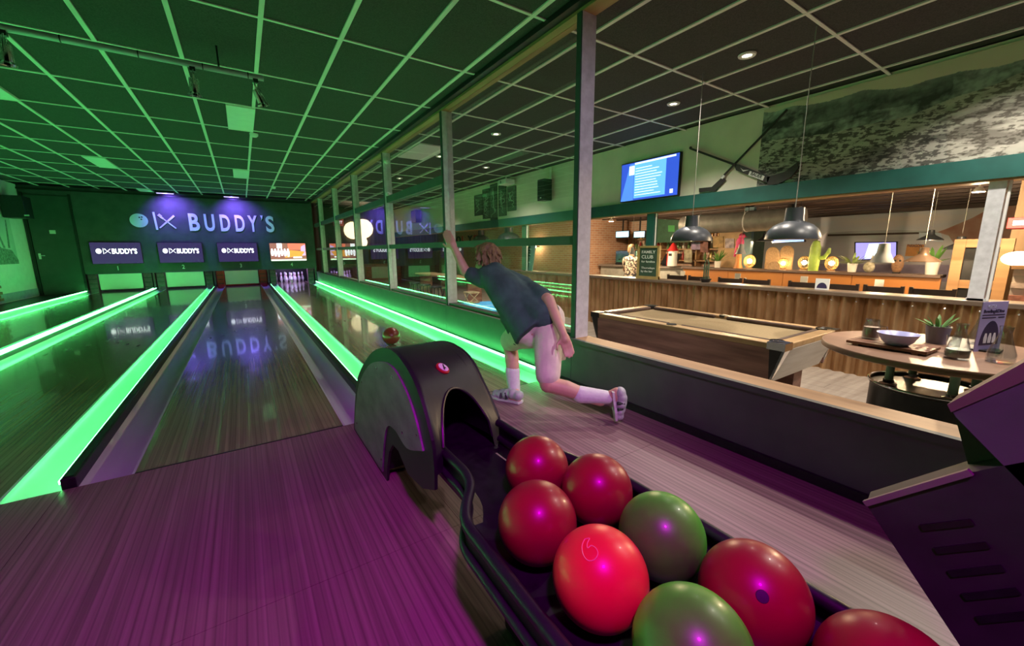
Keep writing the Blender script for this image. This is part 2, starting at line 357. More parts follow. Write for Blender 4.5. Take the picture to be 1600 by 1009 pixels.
for i in range(6):
    a, b = yy[i]+.025, yy[i+1]-.025
    w = thing('window_%d' % (i+1), (2.38, (a+b)/2, .42), kind='structure')
    zs = [.42, 1.21, 1.285, 2.05, 2.165, 2.93]
    MB().box((2.34, a, 1.21), (2.43, b, 1.285)).build('transom', m_lowwall, w)
    if i > 0:
        MB().box((2.34, a, 2.05), (2.43, b, 2.165)).build('transom', m_lowwall, w)
        segs = [(.42, 1.21), (1.285, 2.05), (2.165, 2.93)]
    else: segs = [(.42, 1.21), (1.285, 2.93)]
    MB().box((2.33, a, .42), (2.44, b, .45)).build('window_sill', m_black, w)
    for z0, z1 in segs: MB().box((2.383, a, z0), (2.389, b, z1)).build('pane', m_glass, w)
# room side wall above the opening, teal beam
wr = thing('wall_right', (XW, 8, 2.0), kind='structure')
MB().box((XW, -3.2, 1.98), (XW+.1, 19.0, 3.02)).build('plaster', m_cream, wr)
tr = thing('trim_2', (XW, 8, 1.78), kind='structure')
MB().box((XW-.06, -3.2, 1.80), (XW+.12, 19, 2.0)).build('teal_beam', m_teal, tr)
MB().box((XW-.04, -3.2, 1.78), (XW+.16, 19, 1.80)).build('beam_underside', m_brownwood, tr)
we = thing('wall_end', (4.2, 19, ZF), kind='structure')
MB().box((2.3, 19.0, ZF), (10.1, 19.1, 3.02)).build('plank_wall', m_plankwall, we)
for i in range(24):
    MB().box((2.32+i*.155, 18.975, ZF), (2.32+i*.155+.148, 19.0, 2.99)).build('plank', m_plankwall, we)
wbk = thing('wall_brick', (8.2, 14, ZF), kind='structure')
MB().box((8.2, 8.6, ZF), (8.3, 19.0, 2.6)).build('brick_face', m_brick, wbk)
MB().box((10.2, 5.6, ZF), (10.3, 8.7, 2.6)).build('bar_brick_face', m_brick2, wbk)
MB().box((8.3, 8.6, ZF), (10.3, 8.7, 2.6)).build('return_face', m_brickY, wbk)
wf = thing('wall_far', (13, 2, ZF), kind='structure')
m_sky = M('mural_sky', (.62, .70, .82), .7, c2=(.80, .72, .70), scale=1.2, stretch=(1, .4, 2))
MB().box((13.0, -3.5, ZF), (13.1, 6, 2.6)).build('mural_sky', m_sky, wf)
MB().box((10.3, 5.95, ZF), (13.0, 6.05, 2.6)).build('side_wall', M('dim_green_wall', (.10, .16, .12), .8, var=.15), wf)
m_mount = M('mural_red_rock', (.50, .25, .19), .8, c2=(.62, .42, .34), scale=3)
MB().prism([onx(px, py, 12.98) for px, py in [(1430, 400), (1450, 368), (1480, 357), (1520, 340), (1560, 318), (1600, 300), (1640, 300), (1640, 470), (1430, 470)]], (.02, 0, 0)).build('rock_print', m_mount, wf)
# dining ceiling with dark joists
dc = thing('ceiling_dining', (9, 5, 1.98), kind='structure')
m_dj = M('dark_joist', (.09, .055, .04), .6, c2=(.05, .03, .025), scale=8, stretch=(1, .1, 1))
MB().box((6.1, -3.5, 2.25), (13, 19, 2.32)).build('boarding', m_dj, dc)
for i in range(11):
    x0 = 6.5+i*.6
    MB().box((x0, -3.5, 2.02 if i < 10 else 1.97), (x0+.12, 19, 2.25)).build('joist', m_dj, dc)
# ================================================================== LANES
def pin_mesh():
    pr = [(.0, 0), (.026, 0), (.036, .03), (.055, .085), (.0605, .115), (.056, .15), (.042, .20), (.026, .245), (.0235, .262), (.028, .30), (.0325, .335), (.028, .362), (.014, .378), (0, .381)]
    return MB().lathe(pr, n=14)
m_dot = M('lane_marker', (.02, .018, .015), .3, var=.1)
LN = ['first', 'second', 'third', 'fourth']
for li in range(4):
    xc = X0+LP*(li-2)
    lane = thing('bowling_lane', (xc, 10, 0), ['bowling lane leading to pit number 1, beside the white side wall', 'bowling lane leading to pit number 2, green glowing gutters', 'bowling lane leading to pit number 3, grey unlit gutters', 'bowling lane leading to the standing pins, beside the glazed partition'][li], 'bowling lane', 'bowling lanes')
    MB().box((xc-HW, YF, -.06), (xc+HW, 18.45, 0)).build('lane_bed', m_lane, lane)
    for s in (-1, 1):
        rows = []
        for a in range(9):
            t = math.pi*a/8; xx = xc+s*(HW+GW/2-GW/2*math.cos(t)); zz = -.012-.062*math.sin(t)
            rows.append([(xx, YF, zz), (xx, 18.2, zz)])
        MB().sheet(rows).build('gutter', m_gutter, lane, True)
        MB().box((min(xc+s*HW, xc+s*(HW+.012)), YF, -.02), (max(xc+s*HW, xc+s*(HW+.012)), 18.2, -.001)).build('lane_edge', m_gutter, lane)
        lit = li != 2
        xr = xc+s*(HW+GW)
        if lit and ((li == 1 and s == 1) or (li == 3 and s == -1)): MB().box((min(xr, xr-s*.012), YF+.03, .018), (max(xr, xr-s*.012), 16.7, .036)).build('led_strip', m_led, lane)
        elif lit: MB().box((min(xr-s*.012, xr+s*.006), YF+.03, .053), (max(xr-s*.012, xr+s*.006), 16.7, .066)).build('led_strip', m_led, lane)
    for k in range(7):
        y = 7.4-.12*abs(k-3)*1.6; x = xc+(k-3)*.135
        MB().prism([(x-.016, y-.08, .0006), (x+.016, y-.08, .0006), (x, y+.05, .0006)], (0, 0, .0006)).build('target_arrow', m_dot, lane)
    MB().box((xc-HW, YF-.004, -.012), (xc+HW, YF+.006, .001)).build('foul_line', m_black, lane)
for i in range(5):
    xr = X0+LP*(i-2.5); w0, w1 = xr-.028, xr+.028
    if i == 0: w0 = -3.99
    if i == 4: w1 = 2.28
    r = thing('bumper_rail', (xr, 10, -.1), ['bumper rail between the first lane and the white side wall', 'bumper rail between pits 1 and 2 with green light lines', 'black bumper rail between lane 2 and grey gutter of lane 3', 'black bumper rail running to the ball return hood', 'bumper rail along the low partition wall with bright green light line'][i], 'bumper rail')
    mm = m_black if i in (2, 3) else m_gutter
    MB().bev((w0, YF+.005, -.1), (w1, 18.2, .052), .006).build('rail_body', mm if i != 1 else m_lowwall, r)
    MB().box((w0+.008, YF+.02, .052), (w1-.008, 16.7, .056)).build('top_strip', m_black if i in (2, 3) else m_lowwall, r)
# pit boards, pillars, numbers
for li in range(4):
    xc = X0+LP*(li-2)
    if li < 3:
        b = thing('pin_sweep_board', (xc, 17.0, .04), ['white sweep board nearest the dark door', 'white sweep board between two other sweep boards', 'white sweep board between two red pillars'][li], 'pit board')
        MB().bev((xc-.50, 16.98, .06), (xc+.48, 17.01, .53), .006).build('panel', m_board, b)
        MB().box((xc-.50, 16.975, .035), (xc+.48, 17.015, .06)).build('lower_edge', m_red if li == 2 else m_black, b)
    for s in (-1, 1):
        pc = m_red if li == 2 else m_darkred
        c0 = xc+s*.62
        q = thing('pit_pillar', (c0, 17.0, 0), '%s pit pillar on the %s side of %s' % ('red' if li == 2 else 'dark purple', 'door' if s < 0 else 'partition', ['the sweep board nearest the door', 'the middle sweep board', 'the sweep board above lane three', 'the standing pins'][li]), 'pillar')
        MB().bev((c0-.105, 16.92, -.05), (c0+.10, 17.2, .53), .012).build('body', pc if not (li == 3) else m_darkred, q)
        for k in range(3): MB().box((c0-.09, 16.91, .1+k*.14), (c0+.085, 16.92, .12+k*.14)).build('rib', m_black, q)
    w = put_text(MB(), str(li+1), (xc, YB-.012, .645), X, Z, .13, .01, .02, .8, align='C')
    o = w.build('lane_number', m_white, None); tag(o, 'white numeral %s under its lane monitor' % ['one', 'two', 'three', 'four'][li], 'number')
for li in range(3):
    xc = X0+LP*(li-2); o = MB().bev((xc-.55, 17.3, .975), (xc+.55, 18.35, 1.05), .01).build('pinsetter_deck', m_black, wb)
pm = pin_mesh().build('bowling_pin', m_pin, None, True, loc=(0, 0, 0))
red_b = M('pin_band', (.6, .03, .03), .4, var=.1)
bd = MB().lathe([(.0268, .243), (.0245, .25), (.0245, .262), (.026, .272)], n=14, cap=False).build('neck_band', red_b, None, True, loc=(0, 0, 0)); bd.parent = pm
first = True
for li in (3, 0, 1, 2):
    xc = X0+LP*(li-2)
    for r in range(4):
        for k in range(r+1):
            loc = (xc+(k-r/2)*.305, 17.42+r*.264, 0 if li == 3 else .597)
            lab = 'white bowling pin standing on the open lane deck' if li == 3 else 'white bowling pin hoisted behind %s' % ['the sweep board nearest the door', 'the middle sweep board', 'the red-pillared sweep board'][li]
            if first: pm.location = loc; o = pm; first = False
            else: o = inst(pm, loc)
            tag(o, lab, 'bowling pin', 'standing pins' if li == 3 else 'hoisted pins of pit %d' % (li+1))
# wall sign
def crossed(mb, c, R, U, s, d):
    R = Vector(R); U = Vector(U); N = R.cross(U); c = Vector(c)
    def st(pts): mb.prism([c+R*(a*s)+U*(b*s) for a, b in pts], N*d)
    st([(-.5, -.46), (-.43, -.5), (.5, .38), (.42, .5), (.36, .44)])     # knife
    st([(.5, -.46), (.44, -.52), (-.22, .17), (-.17, .22)])             # fork shaft
    st([(-.24, .15), (-.15, .24), (-.28, .38), (-.38, .28)])
    for k in range(4):
        u = -.36+.035*k*1.0; v = .28+.035*k
        st([(u-.0, v-.0), (u+.025, v+.025), (u-.125, v+.175), (u-.15, v+.15)])
    return mb
def ballmark(mb, holes, c, R, U, rx, rz, d):
    R = Vector(R); U = Vector(U); N = R.cross(U); c = Vector(c)
    mb.prism([c+R*(rx*math.cos(2*math.pi*i/32))+U*(rz*math.sin(2*math.pi*i/32)) for i in range(32)], N*d)
    if holes is not None:
        for a, b in [(.12, .45), (.38, .5), (.3, .18)]:
            cc = c+R*(a*rx)+U*(b*rz)+N*d
            holes.prism([cc+R*(rx*.11*math.cos(2*math.pi*i/12))+U*(rz*.11*math.sin(2*math.pi*i/12)) for i in range(12)], N*.004)
sg = thing('wall_sign', (-.9, YB, 1.9), "large BUDDY'S sign with bowling ball, fork and knife on the masking wall", 'sign')
A = lambda px, py: ony(px, py, YB-.03)
z0 = 1.87; z1 = 2.41
hol = MB(); bb = MB(); ballmark(bb, hol, (-2.52, YB, 2.13), X, Z, .21, .205, .025); bm_ = bb.build('ball_mark', m_signball, sg); hol.build('finger_hole', m_darkwall, bm_)
MB().prism([(-2.18, YB, 2.40), (-2.13, YB, 2.40), (-2.10, YB, 1.86), (-2.15, YB, 1.86)], (0, -.025, 0)).build('divider_bar', m_signlet, sg)
crossed(MB(), (-1.86, YB, 2.12), X, Z, .42, .025).build('fork_and_knife', m_signlet, sg)
lx = [(-1.32, .27), (-.92, .27), (-.50, .27), (-.09, .27), (.28, .27), (.655, .10), (.80, .25)]
for ch, (x, w) in zip("BUDDY'S", lx):
    if ch == "'": MB().prism([(x, YB, 2.41), (x+.075, YB, 2.41), (x+.06, YB, 2.31), (x+.02, YB, 2.24), (x+.03, YB, 2.31)], (0, -.025, 0)).build('apostrophe', m_signlet, sg)
    else: put_text(MB(), ch, (x, YB, z0), X, Z, z1-z0, .025, .028, 1, width=w).build('letter_'+ch.lower(), m_signlet, sg)
# lane monitors
for li, (a, b) in enumerate([(-3.70, -2.56), (-2.19, -1.06), (-.68, .47), (.82, 1.99)]):
    zb, zt = .83, 1.48
    t = thing('lane_monitor', ((a+b)/2, YB, zb), ["BUDDY'S logo monitor nearest the dark door", "BUDDY'S logo monitor between two other logo monitors", "BUDDY'S logo monitor beside the colourful game screen", 'monitor above the standing pins showing a colourful bowling game'][li], 'monitor')
    MB().bev((a, YB-.06, zb), (b, YB, zt), .008).build('case', m_black, t)
    s = MB().box((a+.015, YB-.064, zb+.015), (b-.015, YB-.06, zt-.015)).build('screen', m_scr if li < 3 else E_('game_bg', (.35, .13, .10), .9), t)
    if li < 3:
        q = MB(); c = a+(b-a)*.16; zc = (zb+zt)/2+.06; yq = YB-.064; h = .15
        ballmark(q, None, (c, yq, zc), X, Z, .062, .075, .003)
        q.box((c+.095, yq-.003, zc-.085), (c+.107, yq, zc+.085)); crossed(q, (c+.19, yq, zc), X, Z, .14, .003)
        put_text(q, "BUDDY'S", (c+.285, yq, zc-h/2), X, Z, h, .003, .03, 1, width=.56)
        q.build('screen_logo', m_scrw, s)
    else:
        def scr(nm, m, pts): MB().prism([(a+u*(b-a), YB-.064-.001*random.random(), zb+v*(zt-zb)) for u, v in pts], (0, -.003, 0)).build(nm, m, s)
        scr('lane_picture', E_('game_orange', (.75, .30, .06), 1.2), [(.38, .18), (.98, .3), (.98, .52), (.55, .6)])
        scr('top_banner', E_('game_red', (.75, .16, .10), 1.3), [(.5, .62), (.98, .62), (.98, .96), (.5, .96)])
        scr('score_box', m_scrw, [(.2, .7), (.34, .7), (.34, .97), (.2, .97)])
        for k in range(6):
            u = .06+k*.085
            scr('pin_picture', m_scrw, [(u-.02, .3-.03*(k % 3)), (u+.03, .3-.03*(k % 3)), (u+.045, .5), (u+.02, .68), (u-.01, .68), (u-.035, .5)])
        scr('score_bar', E_('game_bar', (.8, 1, .7), 1.4), [(.02, .02), (.98, .02), (.98, .10), (.02, .10)])
        scr('score_tag', m_scrw, [(.62, .16), (.86, .16), (.86, .24), (.62, .24)])
        scr('player_picture', E_('game_violet', (.6, .4, .8), 1.1), [(.82, .3), (.97, .3), (.97, .9), (.86, .8)])
# door on the masking wall
dr = thing('door_1', (-4.4, YB, 0), kind='structure')
MB().bev((-4.80, YB-.03, 0), (-3.95, YB, 2.75), .006).build('leaf', M('door_dark', (.055, .07, .065), .5, var=.1, scale=5), dr)
for x0 in (-4.86, -3.95): MB().box((x0, YB-.045, 0), (x0+.05, YB, 2.8)).build('door_frame', m_black, dr)
dh = MB().box((-4.74, YB-.05, 1.0), (-4.69, YB-.03, 1.16)).build('handle_plate', m_chrome, dr)
MB().cyl((-4.715, YB-.03, 1.1), (-4.715, YB-.08, 1.1), .012).cyl((-4.715, YB-.08, 1.1), (-4.6, YB-.08, 1.1), .011).build('handle', m_chrome, dh)
MB().box((-4.44, YB-.034, 1.70), (-4.32, YB-.03, 1.80)).build('door_plate', m_white, dr)
# left wall: print and speaker
pr = thing('wall_print', (-4.89, 14.8, 1.0), 'black and white harbour photograph on the white side wall', 'picture')
MB().box((-4.9, 13.2, .90), (-4.885, 15.95, 2.05)).build('panel', M('print_paper', (.62, .66, .62), .7, c2=(.5, .55, .52), scale=2), pr)
dk = M('print_ink', (.10, .14, .12), .7, c2=(.32, .38, .35), scale=18)
MB().prism([(-4.885, y, z) for y, z in [(13.2, .9), (15.95, .9), (15.95, 1.0), (15.7, 1.25), (15.2, 1.3), (14.9, 1.45), (14.4, 1.35), (13.9, 1.55), (13.2, 1.5)]], (.003, 0, 0)).build('harbour_print', dk, pr)
for y0, y1, z in [(15.55, 15.7, 2.0), (15.3, 15.1, 1.8), (14.6, 14.4, 1.8)]: MB().prism([(-4.884, y0, 1.3), (-4.884, y0+.1, 1.3), (-4.884, y1+.05, z), (-4.884, y1, z)], (.003, 0, 0)).build('mast_print', dk, pr)
def speaker(loc, w, d, h, rz, label, bracket=None):
    t = thing('wall_speaker', loc, label, 'speaker'); x, y, z = loc
    MB().bev((x-w/2, y-d/2, z), (x+w/2, y+d/2, z+h), .015).build('cabinet', m_black, t)
    return t
sp = speaker((-4.68, 15.85, 2.05), .4, .5, .55, 0, 'black loudspeaker high on the white side wall by the door')
MB().box((-4.9, 15.8, 2.3), (-4.86, 15.9, 2.99)).build('bracket', m_white, sp); MB().box((-4.86, 15.82, 2.3), (-4.8, 15.88, 2.36)).build('bracket_arm', m_white, sp)
MB().box((-4.50, 15.56, 2.1), (-4.42, 15.6, 2.13)).build('badge', m_white, sp)
# ceiling fittings
for i, (x, y) in enumerate(PAN):
    t = thing('ceiling_light_panel', (x+.15, y+.6, 2.98), ['long white ceiling panel above lane 3, over the track spotlights', 'long white ceiling panel above lane 2, far towards the pins', 'long white ceiling panel above lane 3 near the masking wall', 'long white ceiling panel above lane 1 near the track pipe', 'short white ceiling panel against the masking wall'][i], 'light panel')
    y1 = y+1.2 if i < 4 else y+.55
    MB().box((x, y, 2.985), (x+.3, y1, 3.004)).build('diffuser', m_white, t)
    q = MB()
    for b in [((x-.008, y-.008, 2.98), (x, y1+.008, 3.004)), ((x+.3, y-.008, 2.98), (x+.308, y1+.008, 3.004)), ((x, y-.008, 2.98), (x+.3, y, 3.004)), ((x, y1, 2.98), (x+.3, y1+.008, 3.004))]: q.box(*b)
    q.build('frame', m_tbar, t)
for (x, y), lab in [((.35, 7.85), 'white smoke detector beside the ceiling panel above lane 3'), ((.95, 13.8), 'small smoke detector on the ceiling near the masking wall')]:
    o = MB().lathe([(0, -.05), (.035, -.048), (.055, -.03), (.06, 0), (0, 0)], (x, y, 2.995), 16).build('smoke_detector', m_white, None, True); tag(o, lab, 'smoke detector')
for x, lab in [(-1.75, 'small blacklight fixture above the sign logo'), (-.1, "small blacklight fixture above the sign's middle letters")]:
    t = thing('blacklight_fixture', (x, 16.3, 2.95), lab, 'light fixture')
    MB().bev((x-.22, 16.22, 2.93), (x+.22, 16.34, 2.992), .008).build('housing', m_black, t); MB().cyl((x-.2, 16.3, 2.92), (x+.2, 16.3, 2.92), .013).build('tube', E_('uv_tube', (.5, .4, 1), 1.5), t)
# track pipe with three spotlights
ty = 4.80; tz = 2.80
tp = thing('track_pipe', (-1.2, ty, tz), 'grey ceiling pipe with ring clamps carrying spotlights across the lanes', 'pipe')
MB().cyl((-4.8, ty, tz), (.345, ty, tz), .026, n=16).build('pipe', M('grey_pipe', (.5, .5, .55), .4, .4, var=.1, scale=6), tp, True)
for x in (-1.0, -.55, -.12, .22): MB().cyl((x-.004, ty, tz), (x+.004, ty, tz), .0275).build('ring', m_black, tp)
for x in (.0, -1.6, -3.2): MB().cyl((x, ty, tz), (x, ty, 2.998), .008).build('hanger', m_black, tp)
for (px, py), tilt, lab in [((2, 40), .1, 'silver track spotlight farthest from the free end of the pipe'), ((300, 103), .05, 'silver track spotlight in the middle of the pipe'), ((399, 124), -.35, 'silver track spotlight at the free end of the pipe')]:
    b = ony(px, py, ty); x = b.x; z = tz-.026
    t = thing('track_spotlight', (x, ty, z), lab, 'spotlight')
    MB().box((x-.02, ty-.02, z-.03), (x+.02, ty+.02, z+.004)).build('clamp', m_black, t)
    d = Vector((-math.sin(tilt), .15, -1)).normalized(); c = Vector((x, ty, z-.08))
    a_, b_, c_ = frame(d)
    MB().tube([c+a_*.045+d*.06, c+a_*.045-d*.02, c+a_*.02-d*.06, c-a_*.02-d*.06, c-a_*.045-d*.02, c-a_*.045+d*.06], .005).build('yoke', m_chrome, t)
    MB().lathe([(0, 0), (.035, .005), (.038, .02), (.038, .12), (.052, .135), (.052, .15), (.04, .15), (.034, .10), (0, .1)], c, 18, ax=d).build('can', m_chrome, t, True)
# ================================================================== BALL RETURN
PL = spline([(0, 2.67, 0), (0, 2.55, .25), (0, 2.42, .43), (0, 2.13, .62), (0, 1.9, .71), (0, 1.69, .74), (0, 1.5, .70), (0, 1.39, .63), (0, 1.32, .54), (0, 1.28, .47), (0, 1.27, .36)], 6)
PR = spline([(0, 2.72, 0), (0, 2.62, .22), (0, 2.5, .38), (0, 2.33, .56), (0, 2.18, .64), (0, 1.97, .67), (0, 1.76, .645), (0, 1.62, .55), (0, 1.53, .47), (0, 1.47, .40), (0, 1.45, .30)], 6)
NV = 60; PL = resample(PL, NV); PR = resample(PR, NV); xl, xr = .50, .91
hd = thing('ball_return_hood', (.7, 1.95, 0), 'black domed ball return hood with arched opening and red round sticker', 'ball return')
def hs(u, v):    # point on hood surface
    f = v*(NV-1); i = min(int(f), NV-2); t = f-i
    a = PL[i].lerp(PL[i+1], t); b = PR[i].lerp(PR[i+1], t); p = a.lerp(b, u); p.x = xl+(xr-xl)*u
    e = min(u, 1-u); rnd = .02*(1-min(1, e/.06))**2
    return p-Vector((0, 0, rnd))
va, uc, ua = .835, .47, .36
rows = []; inner = []
for i in range(41):
    u = i/40; q = (u-uc)/ua
    vm = 1 if abs(q) >= 1 else va+(1-va)*(1-math.sqrt(max(0, 1-q*q)))
    rows.append([hs(u, vm*k/40) for k in range(41)])
MB().sheet(rows).build('shell', m_satin, hd, True)
# arch rim and dark tunnel
rim = [rows[i][40] for i in range(41) if abs((i/40-uc)/ua) < 1.02]
tun = [[p, p+Vector((0, .06, -.005)), p+Vector((.0, .55, -.06))] for p in rim]
MB().sheet(tun).build('tunnel', m_black, hd, True)
MB().tube(rim, .006, 6).build('opening_rim', m_satin, hd, True)
MB().box((xl+.02, 1.40, .29), (xr-.02, 2.3, .31)).build('inner_floor', m_black, hd)
MB().box((xl+.015, 1.95, .05), (xr-.015, 1.97, .62)).build('inner_back', m_black, hd)
notch = [(1.93, 0), (1.90, .10), (1.85, .20), (1.78, .265), (1.70, .27), (1.58, .215), (1.40, .24), (1.275, .30)]
side = [Vector((xl, p.y, p.z)) for p in PL]+[Vector((xl, y, z)) for y, z in notch[::-1]]
MB().prism(side, (.012, 0, 0)).build('side_panel', m_satin, hd)
ins = spline([(0, 2.60, .03), (0, 2.50, .23), (0, 2.37, .40), (0, 2.12, .57), (0, 1.90, .645), (0, 1.70, .67), (0, 1.54, .62), (0, 1.43, .53), (0, 1.36, .42)], 4)+spline([(0, 1.36, .42), (0, 1.55, .35), (0, 1.70, .37), (0, 1.83, .34), (0, 1.92, .2), (0, 1.98, .03)], 4)[1:]
insb = MB().prism([Vector((xl, p.y, p.z)) for p in ins], (-.008, 0, 0)).build('side_insert', M('smoky_panel', (.22, .23, .22), .35, var=.35, scale=6, stretch=(1, 1, 2)), hd)
for y, z in [(2.52, .1), (1.42, .46), (1.6, .4), (1.98, .1), (2.3, .43), (1.95, .6), (1.7, .62)]: MB().lathe([(0, .003), (.006, .002), (.007, 0)], (xl-.008, y, z), 8, ax=(-1, 0, 0)).build('screw', m_chrome, insb)
notch2 = [(2.05, 0), (2.0, .15), (1.9, .24), (1.8, .25), (1.6, .2), (1.46, .25)]
MB().prism([Vector((xr, p.y, p.z)) for p in PR]+[Vector((xr, y, z)) for y, z in notch2[::-1]], (-.012, 0, 0)).build('side_panel', m_satin, hd)
sc_p = hs(.44, .775); n_ = (hs(.46, .775)-hs(.42, .775)).cross(hs(.44, .79)-hs(.44, .76)).normalized()
if n_.y > 0: n_ = -n_
st = MB().lathe([(0, .004), (.032, .003), (.033, -.004)], sc_p+n_*.004, 24, ax=n_).build('sticker', m_red, hd)
MB().lathe([(0, .003), (.025, .0025), (.025, 0)], sc_p+n_*.008, 24, ax=n_).build('sticker_face', m_white, st)
a_, b_, c_ = frame(n_)
MB().bar(sc_p+n_*.0115-a_*.014+b_*.012, sc_p+n_*.0115+a_*.014-b_*.012, .006, .002, n_).bar(sc_p+n_*.0115-a_*.004-b_*.010, sc_p+n_*.0115-a_*.001+b_*.004, .006, .002, n_).build('sticker_symbol', m_black, st)
# rack
rk = thing('ball_rack', (.77, .7, 0), 'black curved ball return rack holding red and green balls', 'ball rack')
zr = .42; KR = .914
Lp = spline([(.61, 1.55, zr), (.61, 1.36, zr), (.608, 1.24, zr), (.582, 1.15, zr), (.52, 1.06, zr), (.483, .98, zr), (.477, .86, zr), (.472, .6, zr), (.47, .25, zr), (.47, -.15, zr)], 6); Lp = [Vector((p.x*KR, p.y*KR, p.z)) for p in Lp]
Rp = spline([(.945, 1.55, zr), (.95, 1.40, zr), (.96, 1.28, zr), (.985, 1.18, zr), (1.02, 1.05, zr), (1.06, .9, zr), (1.066, .78, zr), (1.066, .55, zr), (1.06, .25, zr), (1.06, -.15, zr)], 6); Rp = [Vector((p.x*KR, p.y*KR, p.z)) for p in Rp]
for path, s in ((Lp, -1), (Rp, 1)):
    MB().tube(path, .017, 10).build('upper_rail', m_satin, rk, True)
    MB().tube([p+Vector((s*.006, 0, -.075)) for p in path], .015, 10).build('lower_rail', m_satin, rk, True)
    MB().sheet([[p+Vector((0, 0, .005)), p+Vector((s*.004, 0, -.07)), p+Vector((-s*.01, 0, -.14))] for p in path]).build('side_skirt', m_black, rk, True)
Lr = resample(Lp, 40); Rr = resample(Rp, 40); rows = []
for i in range(0, 40):
    a, b = Lr[i].copy(), Rr[i].copy(); r = []
    g0, g1 = (.12, .80) if a.y > .96 else (.0, 1.0)
    for k in range(11):
        t = g0+(g1-g0)*k/10; p = a.lerp(b, t); p.z = .322+.04*(2*t-1)**6; r.append(p)
    rows.append(r)
MB().sheet(rows).build('tray', m_black, rk, True)
for y in (.12, .85):
    MB().bev((.56, y-.06, 0), (.84, y+.06, .32), .02).build('pedestal', m_black, rk)
MB().bev((.46, .50, 0), (.50, .58, .34), .01).build('foot_bracket', m_black, rk)
# bowling balls
RB = .108
def ballmat(n, c, c2, e=None): return M(n, c, .36, c2=c2, scale=4, stretch=(1, 1, 3), coat=.12)
mR = ballmat('ball_dark_red', (.34, .006, .022), (.24, .004, .026)); mO = ballmat('ball_orange_red', (.90, .045, .04), (.78, .02, .045)); mG = ballmat('ball_green', (.10, .85, .035), (.06, .68, .025))
def ball(loc, mat, label, holes=None, r=RB):
    t = thing('bowling_ball', (loc[0], loc[1], loc[2]-r), label, 'bowling ball', None); c = Vector(loc)
    b = MB().sph(c, r, 48, 28).build('shell', mat, t, True)
    if holes:
        for h in holes:
            d = Vector(h).normalized(); MB().lathe([(0, .0012), (.011, .001), (.0135, -.004)], c+d*(r-.0004), 18, ax=d).build('finger_hole', m_black, t, True)
    return t
zb = .432
cdir = lambda p: (Vector((0, 0, CAMZ))-Vector(p)).normalized()
ball((.765, 1.005, zb), mR, 'dark red bowling ball nearest the hood opening, at the end of the rack')
ball((.843, .800, zb), mR, 'dark red bowling ball against the rail beside the low wall, touching a green ball')
ball((.600, .785, zb), mR, 'dark red bowling ball behind the bright numbered red ball')
p4 = Vector((.605, .555, zb)); t4 = ball(p4, mO, 'bright orange-red bowling ball with an outlined numeral on top')
ball((.835, .560, zb), mG, 'green bowling ball enclosed by four red balls')
p6 = Vector((.843, .335, zb)); ball(p6, mR, 'large dark red bowling ball showing a single finger hole', [Vector((-.55, -.35, .55)), ])
ball((.622, .337, zb), mG, 'green bowling ball beside the numbered red ball, at the open rack end')
ball((.843, .112, zb), mR, 'dark red bowling ball partly beyond the green ball at the rack end')
ball((1.465, 4.98, .1085), M('ball_rolling', (.30, .03, .03), .3, c2=(.22, .02, .02), scale=5), 'dark red ball rolling down the lane past the hood')
# outlined numeral wrapped on the bright ball
u_ = (cdir(p4)+Vector((-.08, .35, .72))).normalized(); rr_ = Vector((.75, -.45, 0)); rr_ = (rr_-u_*rr_.dot(u_)).normalized(); uu_ = u_.cross(rr_)
def on_ball(p, a, b, o=.0008):
    q = u_+rr_*(a/RB)+uu_*(b/RB); return p+q.normalized()*(RB+o)
num = [(-.006, .022), (-.013, .010), (-.014, -.006), (-.008, -.017), (.003, -.018), (.011, -.010), (.010, .000), (.003, .006), (-.004, .003), (-.003, .012), (.003, .021)]
MB().tube([on_ball(p4, a*1.25, b*1.25) for a, b in spline([Vector((a, b, 0)) for a, b in num+[num[0]]], 4) and [(v.x, v.y) for v in spline([Vector((a, b, 0)) for a, b in num+[num[0]]], 4)]], .0009, 5).build('outlined_numeral', M('numeral_ink', (1, .45, .35), .4, var=.05), t4)
# ================================================================== BOWLER
skin = M('skin', (.62, .36, .26), .5, var=.08, scale=12); m_shirt = M('slate_shirt', (.05, .105, .10), .85, var=.25, scale=9, bump=.25)
m_short = M('beige_shorts', (.74, .65, .55), .85, var=.12, scale=10, bump=.3); m_sock = M('white_sock', (.72, .70, .72), .85, var=.05, scale=40, bump=.2)
m_hair = M('sandy_hair', (.30, .19, .09), .6, c2=(.14, .08, .04), scale=60, stretch=(1, 1, .15), bump=.6)
m_shoe = M('shoe_grey', (.42, .42, .44), .5, var=.15, scale=20); m_shoeb = M('shoe_black', (.03, .03, .035), .5, var=.2, scale=20); m_sole = M('shoe_sole', (.6, .6, .58), .6, var=.1)
J = lambda px, py, y: ony(px, py, y)
head = J(760, 403, 2.78); neck = J(772, 424, 2.66); shL = J(750, 436, 2.72); shR = J(824, 449, 2.50)
elL = J(727, 424, 2.80); haL = J(710, 388, 2.86)
elR = J(857, 468, 2.16); wrR = J(880, 522, 1.97); hipL = J(822, 515, 2.34); hipR = J(857, 508, 2.20)
knL = J(796, 534, 2.62); anL = J(804, 610, 2.50); knR = J(856, 600, 2.08); anR = J(938, 626, 1.84)
pel = (hipL+hipR)/2
pe = thing('person', (1.65, 2.45, 0), 'bowler in slate shirt and beige shorts lunging forward after releasing the ball', 'person')
b = MB()
dirh = Vector((-.10, .75, .35)).normalized()
b.sph(head, (.078, .095, .105), 20, 14); b.sph(head+Vector((-.01, .05, -.06)), (.055, .06, .06), 14, 10)       # skull, jaw
b.sph(head+Vector((-.01, .10, -.025)), (.014, .022, .02), 10, 8)                                            # nose
for s in (-1, 1): b.sph(head+Vector((s*.08, -.005, -.02)), (.013, .025, .034), 10, 8)                        # ears
